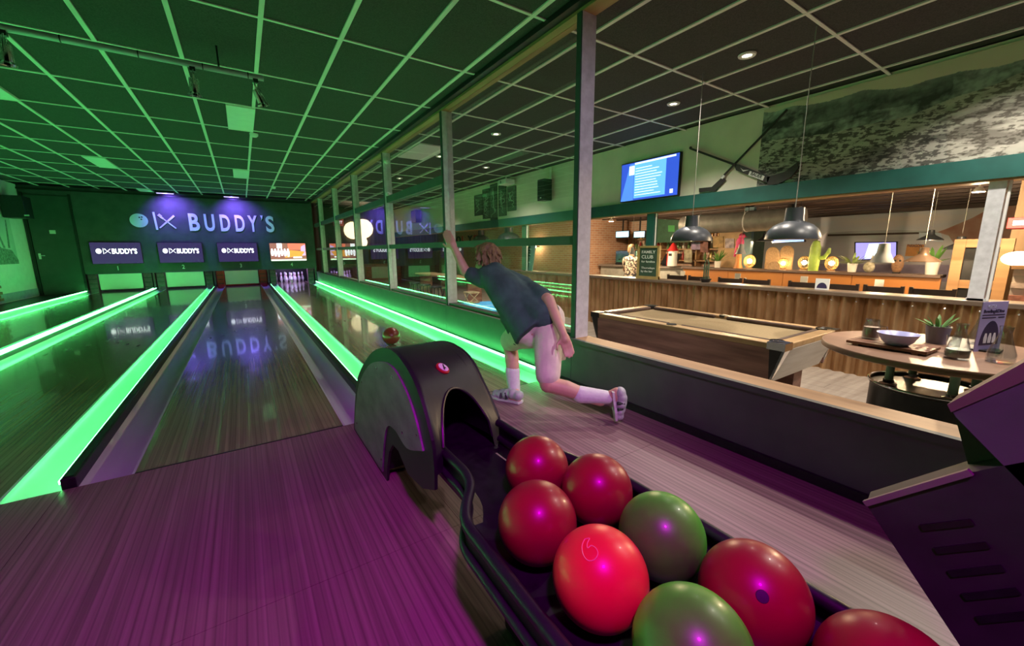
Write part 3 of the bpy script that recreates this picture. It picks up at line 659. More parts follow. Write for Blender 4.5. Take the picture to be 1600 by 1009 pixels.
limb(b, neck, head+Vector((0, -.02, -.04)), .056, .052)
limb(b, neck.lerp(pel, .12), pel, .075, .10); limb(b, shL, shR, .05, .05)
limb(b, shL, elL, .050, .041); limb(b, elL, haL, .041, .027)
limb(b, shR, elR, .052, .042); limb(b, elR, wrR, .042, .028)
def hand(mb, w, d, side, k=1.0, curl=.4, spread=.10):
    d = Vector(d).normalized(); s = Vector(side); s = (s-d*s.dot(d)).normalized(); n = d.cross(s)
    limb(mb, w, w+d*.035*k, .024*k, .03*k)
    for q in (-.028, -.01, .01, .028): limb(mb, w+d*.02*k+s*q*.7*k, w+d*.085*k+s*q*k, .015*k, .0125*k)
    for q, L in ((-.03, .062), (-.0105, .078), (.0105, .073), (.03, .055)):
        a = w+d*.085*k+s*q*k; m1 = a+(d+s*q*spread*30*.1+n*curl*.4).normalized()*L*.5*k; m2 = m1+(d*.9+n*curl).normalized()*L*.5*k
        limb(mb, a, m1, .0098*k, .0090*k, 10); limb(mb, m1, m2, .0090*k, .0075*k, 10)
    a = w+d*.03*k-s*.028*k; m1 = a+(d*.6-s*.8+n*.2).normalized()*.04*k; limb(mb, a, m1, .0125*k, .0105*k, 10); limb(mb, m1, m1+(d*.9-s*.35+n*.3).normalized()*.032*k, .0105*k, .0085*k, 10)
hand(b, haL, (haL-elL).normalized()+Vector((-.05, .15, .1)), (.6, -.7, 0), 1.0, .3)
hand(b, wrR, J(891, 558, 1.93)-wrR, (.8, -.45, .2), 1.0, .25)
limb(b, hipL, knL, .085, .058); limb(b, knL, knL.lerp(anL, .35)+Vector((0, -.012, 0)), .055, .057); limb(b, knL.lerp(anL, .35)+Vector((0, -.012, 0)), anL, .057, .036)
limb(b, hipR, knR, .09, .06); limb(b, knR, knR.lerp(anR, .35)+Vector((0, 0, .01)), .056, .058); limb(b, knR.lerp(anR, .35)+Vector((0, 0, .01)), anR, .058, .038)
toeL = Vector((1.585, 2.64, .035)); heelL = Vector((1.665, 2.43, .04)); toeR = Vector((2.02, 1.73, .05)); heelR = J(964, 612, 1.76)
limb(b, anL, heelL+Vector((0, 0, .01)), .036, .032); limb(b, heelL, toeL, .03, .025); limb(b, anR, heelR, .037, .032); limb(b, heelR, toeR, .03, .026)
remeshed(b, 'body', skin, pe, .0075, 3)
# face details
fc = [o for o in pe.children if o.name.startswith('body')][0]
q = MB()
for s in (-1, 1): q.sph(head+Vector((s*.03-.01, .088, .005)), (.011, .008, .007), 10, 8)
q.build('eyes', M('eye', (.08, .07, .06), .3, var=.1), fc, True)
MB().sph(head+Vector((-.01, .098, -.062)), (.022, .008, .006), 10, 8).build('mouth', M('lips', (.45, .18, .15), .5, var=.1), fc, True)
h = MB(); h.sph(head+Vector((.0, -.014, .022)), (.090, .100, .102), 20, 14); h.sph(head+Vector((0, -.05, -.03)), (.078, .06, .075), 16, 10); h.sph(head+Vector((0, .06, .075)), (.07, .05, .035), 14, 10)
rng = random.Random(3)
for k in range(150):
    t = rng.uniform(0, 2*math.pi); f = rng.uniform(-.5, 1); d = Vector((math.cos(t)*math.sqrt(1-f*f), math.sin(t)*math.sqrt(1-f*f)*.9-.12, f*.95)); p = head+Vector((0, -.014, .022))+Vector((d.x*.088, d.y*.098, d.z*.1))
    if d.y > .55 and d.z < .3: continue
    limb(h, p, p+Vector((d.x*.022+rng.uniform(-.012, .012), d.y*.022-.004, d.z*.012-.03)), .011, .005, 8)
remeshed(h, 'hair', m_hair, pe, .006, 2)
# shirt: lofted torso, sleeves, collar
s = MB()
ax = (neck-pel).normalized(); spv = (shR-shL).normalized()
def ring(c, w, d, tw, n=24, dz=0):
    lat = tw.normalized(); nr = ax.cross(lat).normalized(); return [c+lat*(w*math.cos(2*math.pi*i/n))+nr*(d*math.sin(2*math.pi*i/n)) for i in range(n)]
hipv = (J(866, 490, 2.2)-J(812, 532, 2.36)); ctr = pel+ax*.0
secs = [(J(838, 515, 2.25), .185, .150, hipv), (pel.lerp(neck, .18), .180, .142, hipv.lerp(spv, .2)), (pel.lerp(neck, .45), .178, .132, hipv.normalized().lerp(spv, .5)), (pel.lerp(neck, .72), .195, .128, spv), (pel.lerp(neck, .92), .165, .10, spv), (neck+ax*.02, .075, .07, spv)]
rg = [ring(*q) for q in secs]; n = 24; vs = [v for r in rg for v in r]
fs = [(i*n+j, i*n+(j+1) % n, (i+1)*n+(j+1) % n, (i+1)*n+j) for i in range(len(rg)-1) for j in range(n)]+[tuple(range(n))[::-1], tuple(range((len(rg)-1)*n, len(rg)*n))]
s.add(vs, fs)
limb(s, shL+Vector((.02, 0, 0)), shL.lerp(elL, .55), .072, .062); limb(s, shR+Vector((-.02, 0, 0)), shR.lerp(elR, .78), .076, .064)
limb(s, shL.lerp(neck, .1), neck, .072, .066); limb(s, shR.lerp(neck, .1), neck, .076, .066)
limb(s, hipR+Vector((-.035, .0, .075)), pel.lerp(neck, .5)+spv*.05, .118, .125); limb(s, neck+ax*.0-Vector((0, .02, .01)), pel.lerp(neck, .7), .085, .12); fr = J(808, 535, 2.40); limb(s, pel.lerp(neck, .25)+Vector((-.06, .08, -.03)), fr+Vector((0, 0, .02)), .10, .045); 
for k in range(9):      # soft folds
    t = k/8; p = pel.lerp(neck, .15+.6*t); limb(s, p+spv*.13-Vector((0, .06, 0))*1, p-spv*.10+Vector((0, -.07, .03*math.sin(k))), .045, .05, 10)
remeshed(s, 'shirt', m_shirt, pe, .009, 5)
cl = MB(); cc = neck+(head-neck)*.12; a_, b_, c_ = frame((head-neck)+Vector((0, -.03, .02)))
cl.tube([cc+a_*(.064*math.cos(2*math.pi*i/20))+b_*(.066*math.sin(2*math.pi*i/20)) for i in range(20)], .014, 8, closed=True).build('collar', m_shirt, pe, True)
t_ = MB(); limb(t_, hipL+Vector((0, 0, .0)), hipL.lerp(knL, .88), .118, .090, 18); limb(t_, pel+Vector((-.02, .04, -.06)), hipL.lerp(knL, .5)+Vector((.03, -.03, -.02)), .10, .08, 18); limb(t_, hipR+Vector((0, 0, .03)), hipR.lerp(knR, .84), .118, .088, 18); limb(t_, hipL+Vector((0, 0, .04)), hipR+Vector((0, 0, .05)), .112, .118, 18); limb(t_, hipR+Vector((.0, -.03, .0)), hipR+Vector((-.01, -.02, -.1)), .095, .085)
sh_ = remeshed(t_, 'shorts', m_short, pe, .009, 3)
pk = hipR.lerp(knR, .45)+Vector((.055, -.075, 0)); MB().bev(tuple(pk-Vector((.04, .012, .06))), tuple(pk+Vector((.04, .012, .06))), .01).build('pocket', m_short, sh_, True)
k_ = MB(); limb(k_, anL.lerp(knL, .40), anL+Vector((0, 0, -.03)), .060, .046); remeshed(k_, 'sock', m_sock, pe, .008, 2)
k_ = MB(); limb(k_, anR.lerp(knR, .38), anR.lerp(heelR, .4), .061, .047); remeshed(k_, 'sock', m_sock, pe, .008, 2)
def shoe(heel, toe, up, nm='shoe'):
    f = (toe-heel).normalized(); sd = f.cross(Vector(up)).normalized(); u = sd.cross(f)
    q = MB(); L = (toe-heel).length
    for t, w, hh in ((-.02, .036, .05), (.2, .038, .055), (.45, .040, .042), (.75, .047, .03), (.98, .040, .022)):
        c = heel+f*(L*t)+u*(hh-.028); q.sph(c, hh if hh < w else w, 14, 8); q.sph(c+sd*.012, min(w, hh), 12, 8); q.sph(c-sd*.012, min(w, hh), 12, 8)
        if t < .98: limb(q, c, heel+f*(L*(t+.22))+u*(hh-.03), min(hh, .04), min(hh, .036))
    o = remeshed(q, nm, m_shoe, pe, .007, 3)
    z = MB(); pts = [(-.16*L, 0), (-.1*L, .036), (.3*L, .036), (.75*L, .05), (1.1*L, .035), (1.18*L, 0), (1.1*L, -.035), (.75*L, -.05), (.3*L, -.036), (-.1*L, -.036)]
    z.prism([heel+f*a+sd*b-u*.036 for a, b in pts], u*.016); z.build('sole', m_sole, o)
    z = MB(); z.tube([heel+f*(L*.35)+sd*.047-u*.01, heel+f*(L*.42)+sd*.035+u*.03, heel+f*(L*.45)+u*.047, heel+f*(L*.42)-sd*.035+u*.03, heel+f*(L*.35)-sd*.047-u*.01], .012, 8).tube([heel+f*(L*.6)+sd*.05-u*.012, heel+f*(L*.62)+sd*.035+u*.018, heel+f*(L*.64)+u*.034, heel+f*(L*.62)-sd*.035+u*.018, heel+f*(L*.6)-sd*.05-u*.012], .009, 8); z.build('strap', m_shoeb, o, True)
shoe(heelL, toeL, (0, 0, 1)); shoe(heelR+Vector((0, 0, -.01)), toeR, (.9, -.6, .5))
# ================================================================== POOL TABLE
zt = .42
pt = thing('pool_table', (4.03, 2.42, ZF), 'coin-style pool table with brown cloth and rustic wooden sides behind the low wall', 'pool table')
x0, x1, y0, y1 = 3.47, 4.58, 1.36, 3.48
m_rw = M('rustic_brown', (.36, .19, .155), .55, c2=(.17, .085, .07), scale=7, stretch=(1, .25, 2.2), bump=.3); m_pale = M('rustic_pale', (.78, .74, .68), .55, c2=(.58, .53, .47), scale=7, stretch=(.25, 1, 2.2), bump=.3)
m_rail = M('rail_wood', (.46, .30, .15), .4, c2=(.32, .19, .09), scale=10, stretch=(1, .15, 1)); m_cloth = M('tan_cloth', (.26, .19, .10), .95, var=.1, scale=60); m_cush = M('dark_cushion', (.07, .04, .03), .8, var=.2, scale=20)
def inward(a, b, za, zc, dn, th, mat, nm):   # slanted side board from top edge a-b, bottom pulled inward by dn
    a, b = Vector(a), Vector(b); dn = Vector(dn); MB().prism([a, b, b+dn+Vector((0, 0, zc-za)), a+dn+Vector((0, 0, zc-za))], dn.normalized()*th).build(nm, mat, pt)
inward((x0, y0+.08, zt-.05), (x0, y1-.08, zt-.05), zt-.05, zt-.33, (.02, 0, 0), .03, m_rw, 'side_board'); inward((x1, y0+.08, zt-.05), (x1, y1-.08, zt-.05), zt-.05, zt-.33, (-.02, 0, 0), .03, m_rw, 'side_board')
inward((x0+.08, y0, zt-.05), (x1-.08, y0, zt-.05), zt-.05, zt-.34, (0, .10, 0), .03, m_pale, 'end_board'); inward((x0+.08, y1, zt-.05), (x1-.08, y1, zt-.05), zt-.05, zt-.34, (0, -.10, 0), .03, m_pale, 'end_board')
MB().box((x0+.06, y0+.14, zt-.33), (x1-.06, y1-.14, zt-.06)).build('cabinet', m_black, pt)
for a, b in [((x0, y0+.1), (x0+.11, y1-.1)), ((x1-.11, y0+.1), (x1, y1-.1)), ((x0+.1, y0), (x1-.1, y0+.11)), ((x0+.1, y1-.11), (x1-.1, y1))]: MB().bev((*a, zt-.05), (*b, zt), .008).build('top_rail', m_rail, pt)
MB().box((x0+.1, y0+.1, zt-.06), (x1-.1, y1-.1, zt-.035)).build('cloth', m_cloth, pt)
for a, b in [((x0+.11, y0+.17), (x0+.15, (y0+y1)/2-.07)), ((x0+.11, (y0+y1)/2+.07), (x0+.15, y1-.17)), ((x1-.15, y0+.17), (x1-.11, (y0+y1)/2-.07)), ((x1-.15, (y0+y1)/2+.07), (x1-.11, y1-.17)), ((x0+.17, y0+.11), (x1-.17, y0+.15)), ((x0+.17, y1-.15), (x1-.17, y1-.11))]: MB().bev((*a, zt-.035), (*b, zt+.004), .012).build('cushion', m_cush, pt)
for cx_, cy_ in [(x0, y0), (x1, y0), (x0, y1), (x1, y1)]:
    sx = 1 if cx_ == x0 else -1; sy = 1 if cy_ == y0 else -1
    q = MB(); q.prism([(cx_-sx*.005, cy_-sy*.005, zt+.008), (cx_+sx*.13, cy_-sy*.005, zt+.008), (cx_+sx*.13, cy_+sy*.10, zt+.008), (cx_+sx*.10, cy_+sy*.13, zt+.008), (cx_-sx*.005, cy_+sy*.13, zt+.008)], (0, 0, -.06)).build('corner_cap', m_chrome if sy > 0 else m_black, pt)
    MB().prism([(cx_, cy_+sy*.11, zt-.05), (cx_, cy_, zt-.05), (cx_+sx*.02, cy_+sy*.09, zt-.34), (cx_+sx*.02, cy_+sy*.10, zt-.34)], (sx*.015, 0, 0)).build('corner_plate', m_black, pt)
    MB().prism([(cx_+sx*.11, cy_, zt-.05), (cx_, cy_, zt-.05), (cx_+sx*.02, cy_+sy*.09, zt-.34), (cx_+sx*.03, cy_+sy*.09, zt-.34)], (0, sy*.015, 0)).build('corner_plate', m_chrome, pt)
    MB().lathe([(.055, zt+.0085), (.055, zt-.02), (0, zt-.02)], (cx_+sx*.10, cy_+sy*.10, .0015), 18, cap=False).build('pocket', m_black, pt)
    lx, ly = cx_+sx*.22, cy_+sy*.30
    MB().prism([(lx-.09, ly-.09, zt-.32), (lx+.09, ly-.09, zt-.32), (lx+.09, ly+.09, zt-.32), (lx-.09, ly+.09, zt-.32)], (0, 0, ZF-zt+.32)).build('leg', m_pale if sy < 0 else m_rw, pt)
MB().bev((3.62, 1.62, ZF), (3.92, 3.2, zt-.33), .01).build('plinth', m_rw, pt)
for cx_ in (x0+.07, x1-.07): MB().lathe([(.05, zt+.005), (.05, zt-.02)], (cx_, (y0+y1)/2, 0), 16).build('pocket', m_black, pt)
# pendants
m_pend = M('matt_grey_enamel', (.055, .06, .07), .38, var=.1, scale=5); m_pin_in = M('lamp_white_inside', (.8, .75, .65), .5, var=.03); m_wire = M('lamp_wire', (.35, .33, .30), .6, var=.1)
def pendant(x, y, zb, r, ztop, label, mat, bulb=3.0, style=0, group=None, watt=8):
    t = thing('pendant_lamp', (x, y, zb), label, 'pendant lamp', group); k = r/.21
    pr = [(.21, 0), (.21, .008), (.205, .04), (.185, .085), (.15, .12), (.105, .145), (.078, .155), (.074, .17), (.070, .27), (.0, .275)] if style == 0 else [(.20, 0), (.198, .01), (.14, .055), (.08, .09), (.055, .12), (.05, .2), (0, .21)] if style == 1 else [(.15, 0), (.148, .015), (.11, .10), (.085, .16), (.07, .30), (0, .31)]
    MB().lathe([(a*k, b*k) for a, b in pr], (x, y, zb), 32).build('shade', mat, t, True)
    MB().lathe([(a*k*.96, max(b*k-.012, .002)) for a, b in pr[:-2]], (x, y, zb), 32, cap=False).build('shade_lining', m_pin_in, t, True)
    MB().cyl((x, y, zb+.25*k), (x, y, ztop), .004, n=6).build('wire', m_wire, t)
    MB().sph((x, y, zb+.06*k), .03*k, 12, 8).build('bulb', E_('bulb_glow', (1, .75, .45), bulb), t, True)
    lamp('POINT', 'pendant_light', (x, y, zb+.015*k), WARM, watt, .02)
pendant(4.22, 2.71, 1.255, .215, 2.995, 'dark dome pendant over the pool table, farther from the round table', m_pend, 14)
pendant(4.19, 1.69, 1.25, .215, 2.995, 'dark dome pendant over the pool table end nearer the round table', m_pend, 14)
for i, ((x, y)) in enumerate(DL):
    t = thing('downlight', (x, y, 2.985), ['round ceiling downlight over the pool pendant nearer the round table', 'round ceiling downlight before the wall television', 'round ceiling downlight seen between the two nearest posts', 'round ceiling downlight beside the five-part artwork', 'round ceiling downlight beside the white ceiling panel', 'round ceiling downlight over the bar stools', 'round ceiling downlight before the brick wall'][i], 'downlight')
    MB().lathe([(.045, 0), (.075, 0), (.08, .012), (.045, .018)], (x, y, 2.984), 24, cap=False).build('ring', m_white, t, True); MB().lathe([(0, .012), (.047, .012)], (x, y, 2.984), 20).build('lens', E_('downlight_glow', (1, .95, .85), 2.0), t)
o = MB().box((2.75, 7.0, 2.985), (3.3, 8.2, 3.004)).build('room_light_panel', m_white, None); tag(o, 'white rectangular ceiling panel just inside the partition', 'light panel')
# ================================================================== COUNTER
ct = thing('corrugated_counter', (XW, 3, ZF), 'long counter clad in rusty corrugated sheets with a dark wooden ledge', 'counter')
m_corr = M('rusty_corrugated', (.56, .36, .19), .34, .75, c2=(.30, .16, .07), scale=5, stretch=(1, 1.2, .4))
yc = -.6
while yc < 9.2:
    ye = min(yc+.96, 9.2); n = int((ye-yc)/.015)
    rows = [[(XW-.02+.026*math.sin(2*math.pi*y/.12), y, ZF), (XW-.02+.026*math.sin(2*math.pi*y/.12), y, .60)] for y in [yc+(ye-yc)*i/n for i in range(n+1)]]
    sh = MB().sheet(rows).build('corrugated_sheet', m_corr, ct, True)
    for k in range(4): MB().lathe([(0, -.008), (.008, -.004), (.01, 0)], (XW-.047, yc+.09+k*.24, .55), 8, ax=(1, 0, 0)).build('bolt', m_chrome, sh)
    yc = ye
MB().box((XW+.02, -.6, ZF), (XW+.14, 9.2, .60)).build('core', m_black, ct)
MB().bev((XW-.07, -.6, .60), (XW+.26, 9.2, .65), .008).build('ledge', M('dark_ledge', (.17, .12, .085), .4, c2=(.10, .07, .05), scale=9, stretch=(1, .15, 1)), ct)
# posts under the beam
for y, w, mat, lab in [(.745, .11, m_steel, 'square grey column standing behind the round table'), (4.65, .15, m_teal, 'teal column behind the chalkboard on the counter'), (8.48, .16, M('green_post', (.05, .13, .07), .6, var=.1), 'narrow green column beside the leaning menu board')]:
    t = thing('beam_column', (XW+.06, y, ZF), lab, 'column')
    MB().box((XW+.0, y-w/2, .65), (XW+.1, y+w/2, 1.78)).build('shaft', mat, t); MB().cyl((XW+.03, y-w/2-.02, .65), (XW+.03, y-w/2-.02, 1.78), .012, n=8).build('conduit', m_white, t)
    MB().box((XW-.0, y-w/2-.01, .645), (XW+.1, y+w/2+.01, .67)).build('base_plate', m_steel, t)
# wall television
a, b = onx(969, 257, XW-.04), onx(1062, 305, XW-.04); yA, yB_, zA, zB = 5.30, 4.10, 2.69, 2.02
tv = thing('wall_television', (XW, 4.7, 2.0), 'wall television with a blue score table on the green-lit wall', 'television')
MB().bev((XW-.06, yB_, zB), (XW, yA, zA), .006).build('case', m_black, tv)
m_tvb = E_('tv_blue', (.03, .08, .55), 1.0); m_tvl = E_('tv_light_blue', (.13, .42, .85), 1.1); m_tvm = E_('tv_mid_blue', (.08, .24, .75), 1.0); m_tvw = E_('tv_white', (.75, .9, 1), 1.1)
scn = MB().box((XW-.064, yB_+.015, zB+.015), (XW-.06, yA-.015, zA-.015)).build('screen', m_tvb, tv)
def tvq(u0, v0, u1, v1, m, nm, dx=.001): MB().box((XW-.064-dx, yA-.015-u1*1.17, zB+.015+v0*.64), (XW-.064, yA-.015-u0*1.17, zB+.015+v1*.64)).build(nm, m, scn)
MB().prism([(XW-.0645, yA-.015-u*1.17, zB+.015+v*.64) for u, v in [(0, 0), (.24, 0), (.24, .97), (.16, .97)]], (-.0006, 0, 0)).build('light_beam', m_tvm, scn)
tvq(.25, .05, .80, .95, m_tvl, 'score_table', .002); tvq(.15, .68, .25, .92, m_tvw, 'badge', .003); tvq(.25, .94, .95, .985, m_tvw, 'headline', .003)
for k in range(11): tvq(.27, .12+k*.07, .55+.2*random.random(), .14+k*.07, m_tvw, 'score_line', .003)
tvq(.88, .06, .93, .16, m_tvw, 'corner_badge', .003)
# mural: layered printed landscape
mu = thing('mural', (XW, 1, 2.0), 'wide panoramic print of a snowy mountain valley above the teal beam', 'mural')
from mathutils import noise as NZ
def lerp_poly(P, x):
    if x <= P[0][0]: return P[0][1]
    for (a, b), (c, d) in zip(P, P[1:]):
        if x <= c: return b+(d-b)*(x-a)/(c-a)
    return P[-1][1]+(P[-1][1]-P[-2][1])/(P[-1][0]-P[-2][0])*(x-P[-1][0])
def to_px(p):
    q = np.array(p)-CP; d = q@_fw; return 800+F*(q@_rt)/d, 504.5-F*(q@_up)/d
R1 = [(1190, 176), (1225, 170), (1262, 166), (1300, 156), (1350, 143), (1400, 139), (1445, 127), (1500, 113), (1560, 104), (1600, 93)]
R2 = [(1190, 224), (1240, 216), (1300, 207), (1360, 196), (1430, 176), (1480, 158), (1520, 143), (1560, 130), (1600, 113)]
def fb(x, y, z=0, o=5): return NZ.fractal(Vector((x, y, z)), 1.0, 2.0, o)
def print_colour(y, z):       # printed valley photograph: haze, ridges, snowy slopes, town specks and woods
    px, py = to_px((XW, y, z)); px = min(px, 1900)
    r1 = lerp_poly(R1, px)+3*fb(y*3, 7.1); r2 = lerp_poly(R2, px)+4*fb(y*3.1, 2.2)
    if py < r1:
        t = .5+.5*fb(y*.8, z*1.5); return (.62+.08*t, .52+.06*t, .40+.05*t)
    if py < r2:
        n = fb(y*4.6+z*3.2, z*9.2, 3.3)+.9*abs(fb(y*11, z*11, 1.7))-.25; t = max(0, min(1, .42+.75*n)); dk = 1 if 1255 < px < 1490 and py < r1+.62*(r2-r1) else 0
        b = .05+.34*t*(1-.6*dk); f = max(0, 1-(py-r1)/14)*.12; return (b*.86+f, b*1.0+f, b*.90+f)
    n1 = 1.3*fb(y*16+z*10, z*52-y*9, 5.5); n2 = fb(y*2.4-z*3.0, z*8.5+y*1.9, 9.1); band = fb(y*2.4+z*5.2, z*20+y*4.9, 4.4)
    base = .46+.12*n2
    town = 1 if (px < 1470 and py > r2+4) else .35
    wood = max(0, min(1, 1.6*(n2+.05)+(.55 if (px > 1490 and py > 148+(1600-px)*.35 and py < 222) else 0)))
    if n1+.35*town+.25*band > .42: base *= .22
    elif n1+.25*band > .12: base *= .62
    base *= 1-.72*wood
    w = .04 if px > 1480 else 0
    return (base*1.0+w, base*.96+w*.8, base*.84+w*.5)
NYm, NZm = 560, 170; ya_, yb_ = 2.92, -1.0; vs = []; cols_ = []
for a in range(NYm+1):
    for b in range(NZm+1):
        y = ya_+(yb_-ya_)*a/NYm; z = 2.0+.985*b/NZm; vs.append((XW-.0135, y, z)); cols_.append(print_colour(y, z))
me_ = bpy.data.meshes.new('panel'); o0 = ORIG[mu]
me_.from_pydata([Vector(v)-o0 for v in vs], [], [(a*(NZm+1)+b, (a+1)*(NZm+1)+b, (a+1)*(NZm+1)+b+1, a*(NZm+1)+b+1) for a in range(NYm) for b in range(NZm)])
ca = me_.color_attributes.new('print', 'FLOAT_COLOR', 'POINT')
ca.data.foreach_set('color', [x for c in cols_ for x in (max(0, c[0]), max(0, c[1]), max(0, c[2]), 1)])
m_mp = M('mural_print', (.5, .5, .45), .75); at = m_mp.node_tree.nodes.new('ShaderNodeVertexColor'); at.layer_name = 'print'; m_mp.node_tree.links.new(at.outputs['Color'], m_mp.node_tree.nodes['Principled BSDF'].inputs['Base Color'])
me_.materials.append(m_mp); o = bpy.data.objects.new('printed_face', me_); COL.objects.link(o); o.parent = mu; ORIG[o] = o0
MB().box((XW-.012, yb_, 2.0), (XW, ya_, 2.985)).build('panel', m_white, mu)
# hockey sticks
m_stick = M('stick_black', (.03, .025, .025), .5, var=.2, scale=12)
h1 = thing('hockey_stick', (XW-.02, 3.3, 2.05), 'thin hockey stick with white band leaning up over the mural edge', 'hockey stick')
S1 = lambda px, py: onx(px, py, XW-.03)
MB().bar(S1(1230, 171), S1(1128, 277), .022, .02, X).build('shaft', m_stick, h1)
MB().bar(S1(1132, 274), S1(1128, 279), .035, .024, X).build('tape_band', m_white, h1)
MB().prism([S1(1129, 276), S1(1134, 281), S1(1116, 299), S1(1092, 300), S1(1092, 294), S1(1112, 292)], (.012, 0, 0)).build('blade', m_stick, h1)
h2 = thing('goalie_stick', (XW-.05, 3.4, 2.05), 'broad goalkeeper stick with white lettered paddle crossing the thin stick', 'hockey stick')
S2 = lambda px, py: onx(px, py, XW-.06)
MB().bar(S2(1079, 232), S2(1150, 258), .028, .022, X).build('shaft', m_stick, h2); MB().sph(S2(1079, 231), .022, 10, 8).build('knob', m_stick, h2)
MB().prism([S2(1146, 256), S2(1150, 266), S2(1199, 286), S2(1203, 276), S2(1155, 257)], (.018, 0, 0)).build('paddle', m_stick, h2)
wp = MB().prism([S2(1172, 267), S2(1169, 273.5), S2(1192, 282), S2(1195, 275)], (-.003, 0, 0)).build('paddle_label', m_white, h2)
d_ = (S2(1194, 279)-S2(1170, 270)).normalized(); put_text(MB(), 'BAUER', S2(1172.5, 273)+Vector((-.0035, 0, 0)), d_, X.cross(d_)*-1 if (X.cross(d_)).z < 0 else X.cross(d_), .045, .002, .02, 1, width=(S2(1192, 280)-S2(1172, 272)).length*.85).build('label_lettering', m_stick, wp)
MB().prism([S2(1157, 262), S2(1161, 268), S2(1170, 265.5), S2(1161, 265.5)], (-.003, 0, 0)).build('swoosh_mark', m_white, h2)
MB().prism([S2(1198, 277), S2(1199, 289), S2(1213, 289), S2(1236, 276), S2(1248, 262), S2(1245, 254), S2(1226, 268)], (.02, 0, 0)).build('blade', m_stick, h2)
# art panels, speakers, projector on the green-lit wall
AP = [(11.02, 10.54, 2.78, 2.19), (10.52, 10.13, 2.89, 2.07), (10.08, 9.72, 2.97, 1.99), (9.64, 9.26, 2.89, 2.08), (9.2, 8.8, 2.79, 2.18)]
m_art = M('art_dark', (.05, .055, .05), .7, c2=(.10, .12, .10), scale=3); m_artl = M('art_lines', (.45, .6, .5), .6, var=.2)
for i, (a, b, zt_, zb_) in enumerate(AP):
    t = thing('art_panel', (XW, (a+b)/2, zb_), ['outermost art panel towards the brick end', 'second art panel, next to the outermost', 'tallest middle panel of the five-part dark artwork', 'art panel between the tallest one and the projector side', 'outermost art panel below the projector'][i], 'art panel', 'five-part dark artwork')
    MB().bev((XW-.03, b, zb_), (XW, a, zt_), .004).build('canvas', m_art, t)
    q = MB(); rg_ = random.Random(i)
    pts = [Vector((XW-.033, rg_.uniform(b+.06, a-.06), zb_+.08+(zt_-zb_-.3)*k/9)) for k in range(10)]
    q.tube(spline(pts, 3), .006, 5)
    for k in range(3): q.tube([Vector((XW-.033, rg_.uniform(b+.06, a-.06), rg_.uniform(zb_+.2, zt_-.1))) for _ in range(4)], .005, 5)
    q.build('drawn_lines', m_artl, t)
s1 = thing('wall_speaker', (5.85, 7.4, 2.26), 'black column speaker on white bracket on the green-lit wall', 'speaker'); MB().bev((5.7, 7.27, 2.26), (5.92, 7.53, 2.72), .012).build('cabinet', m_black, s1); MB().box((5.92, 7.35, 2.5), (XW, 7.42, 2.56)).build('bracket_arm', m_white, s1); MB().box((5.93, 7.34, 2.6), (5.96, 7.38, 2.99)).build('bracket', m_white, s1); MB().box((5.695, 7.38, 2.31), (5.70, 7.42, 2.33)).build('badge', m_white, s1)
s2 = thing('wall_speaker', (5.85, 15.5, 2.25), 'black speaker far along the wall above the brick end', 'speaker'); MB().bev((5.7, 15.25, 2.25), (5.92, 15.75, 2.72), .012).build('cabinet', m_black, s2); MB().box((5.92, 15.45, 2.5), (XW, 15.55, 2.56)).build('bracket_arm', m_white, s2)
pj = thing('projector', (5.8, 8.9, 2.8), 'white projector hanging beside the five-part artwork', 'projector'); MB().bev((5.62, 8.72, 2.80), (5.9, 9.08, 2.92), .012).build('body', m_white, pj); MB().cyl((5.75, 8.9, 2.92), (5.75, 8.9, 2.998), .02).build('mount', m_white, pj); MB().lathe([(.0, 0), (.035, 0), (.04, -.02)], (5.62, 8.95, 2.86), 14, ax=(-1, 0, 0)).build('lens', m_black, pj)
# ================================================================== ROUND TABLE AND ITS THINGS
tz_ = .55; tc = (3.53, .55)
rt = thing('round_table', (tc[0], tc[1], ZF), 'round wooden table on pipes rising from a black oil drum', 'table')
m_top = M('table_wood', (.30, .17, .11), .42, c2=(.20, .11, .075), scale=9, stretch=(1, .12, 1))
MB().lathe([(0, 0), (.56, 0), (.57, .006), (.57, .034), (.565, .04), (0, .04)], (*tc, tz_-.04), 64).build('table_top', m_top, rt, True)
dr_ = MB().lathe([(0, 0), (.285, 0), (.29, .02), (.285, .04), (.285, .2), (.292, .215), (.285, .23), (.285, .42), (.292, .435), (.285, .45), (.285, .62), (.296, .63), (.296, .645), (.283, .645), (.283, .625), (0, .62)], (*tc, ZF), 48).build('oil_drum', M('drum_black', (.02, .018, .016), .3, var=.3, scale=8), rt, True)
MB().tube([(tc[0]+.293*math.cos(2*math.pi*i/48), tc[1]+.293*math.sin(2*math.pi*i/48), ZF+.642) for i in range(48)], .008, 8, closed=True).build('drum_rim', m_chrome, dr_, True)
m_pipe = M('green_pipe', (.18, .30, .20), .4, .3, var=.15)
for a in (125, 305, 35, 215):
    px_, py_ = tc[0]+.21*math.cos(math.radians(a)), tc[1]+.21*math.sin(math.radians(a))
    MB().cyl((px_, py_, ZF+.62), (px_, py_, tz_-.04), .022, n=14).build('leg_pipe', m_pipe, rt, True); MB().lathe([(.045, 0), (.045, .012), (.028, .02), (.028, .04)], (px_, py_, ZF+.62), 16).build('flange', m_chrome, rt, True)
T = lambda px, py: onz(px, py, tz_)
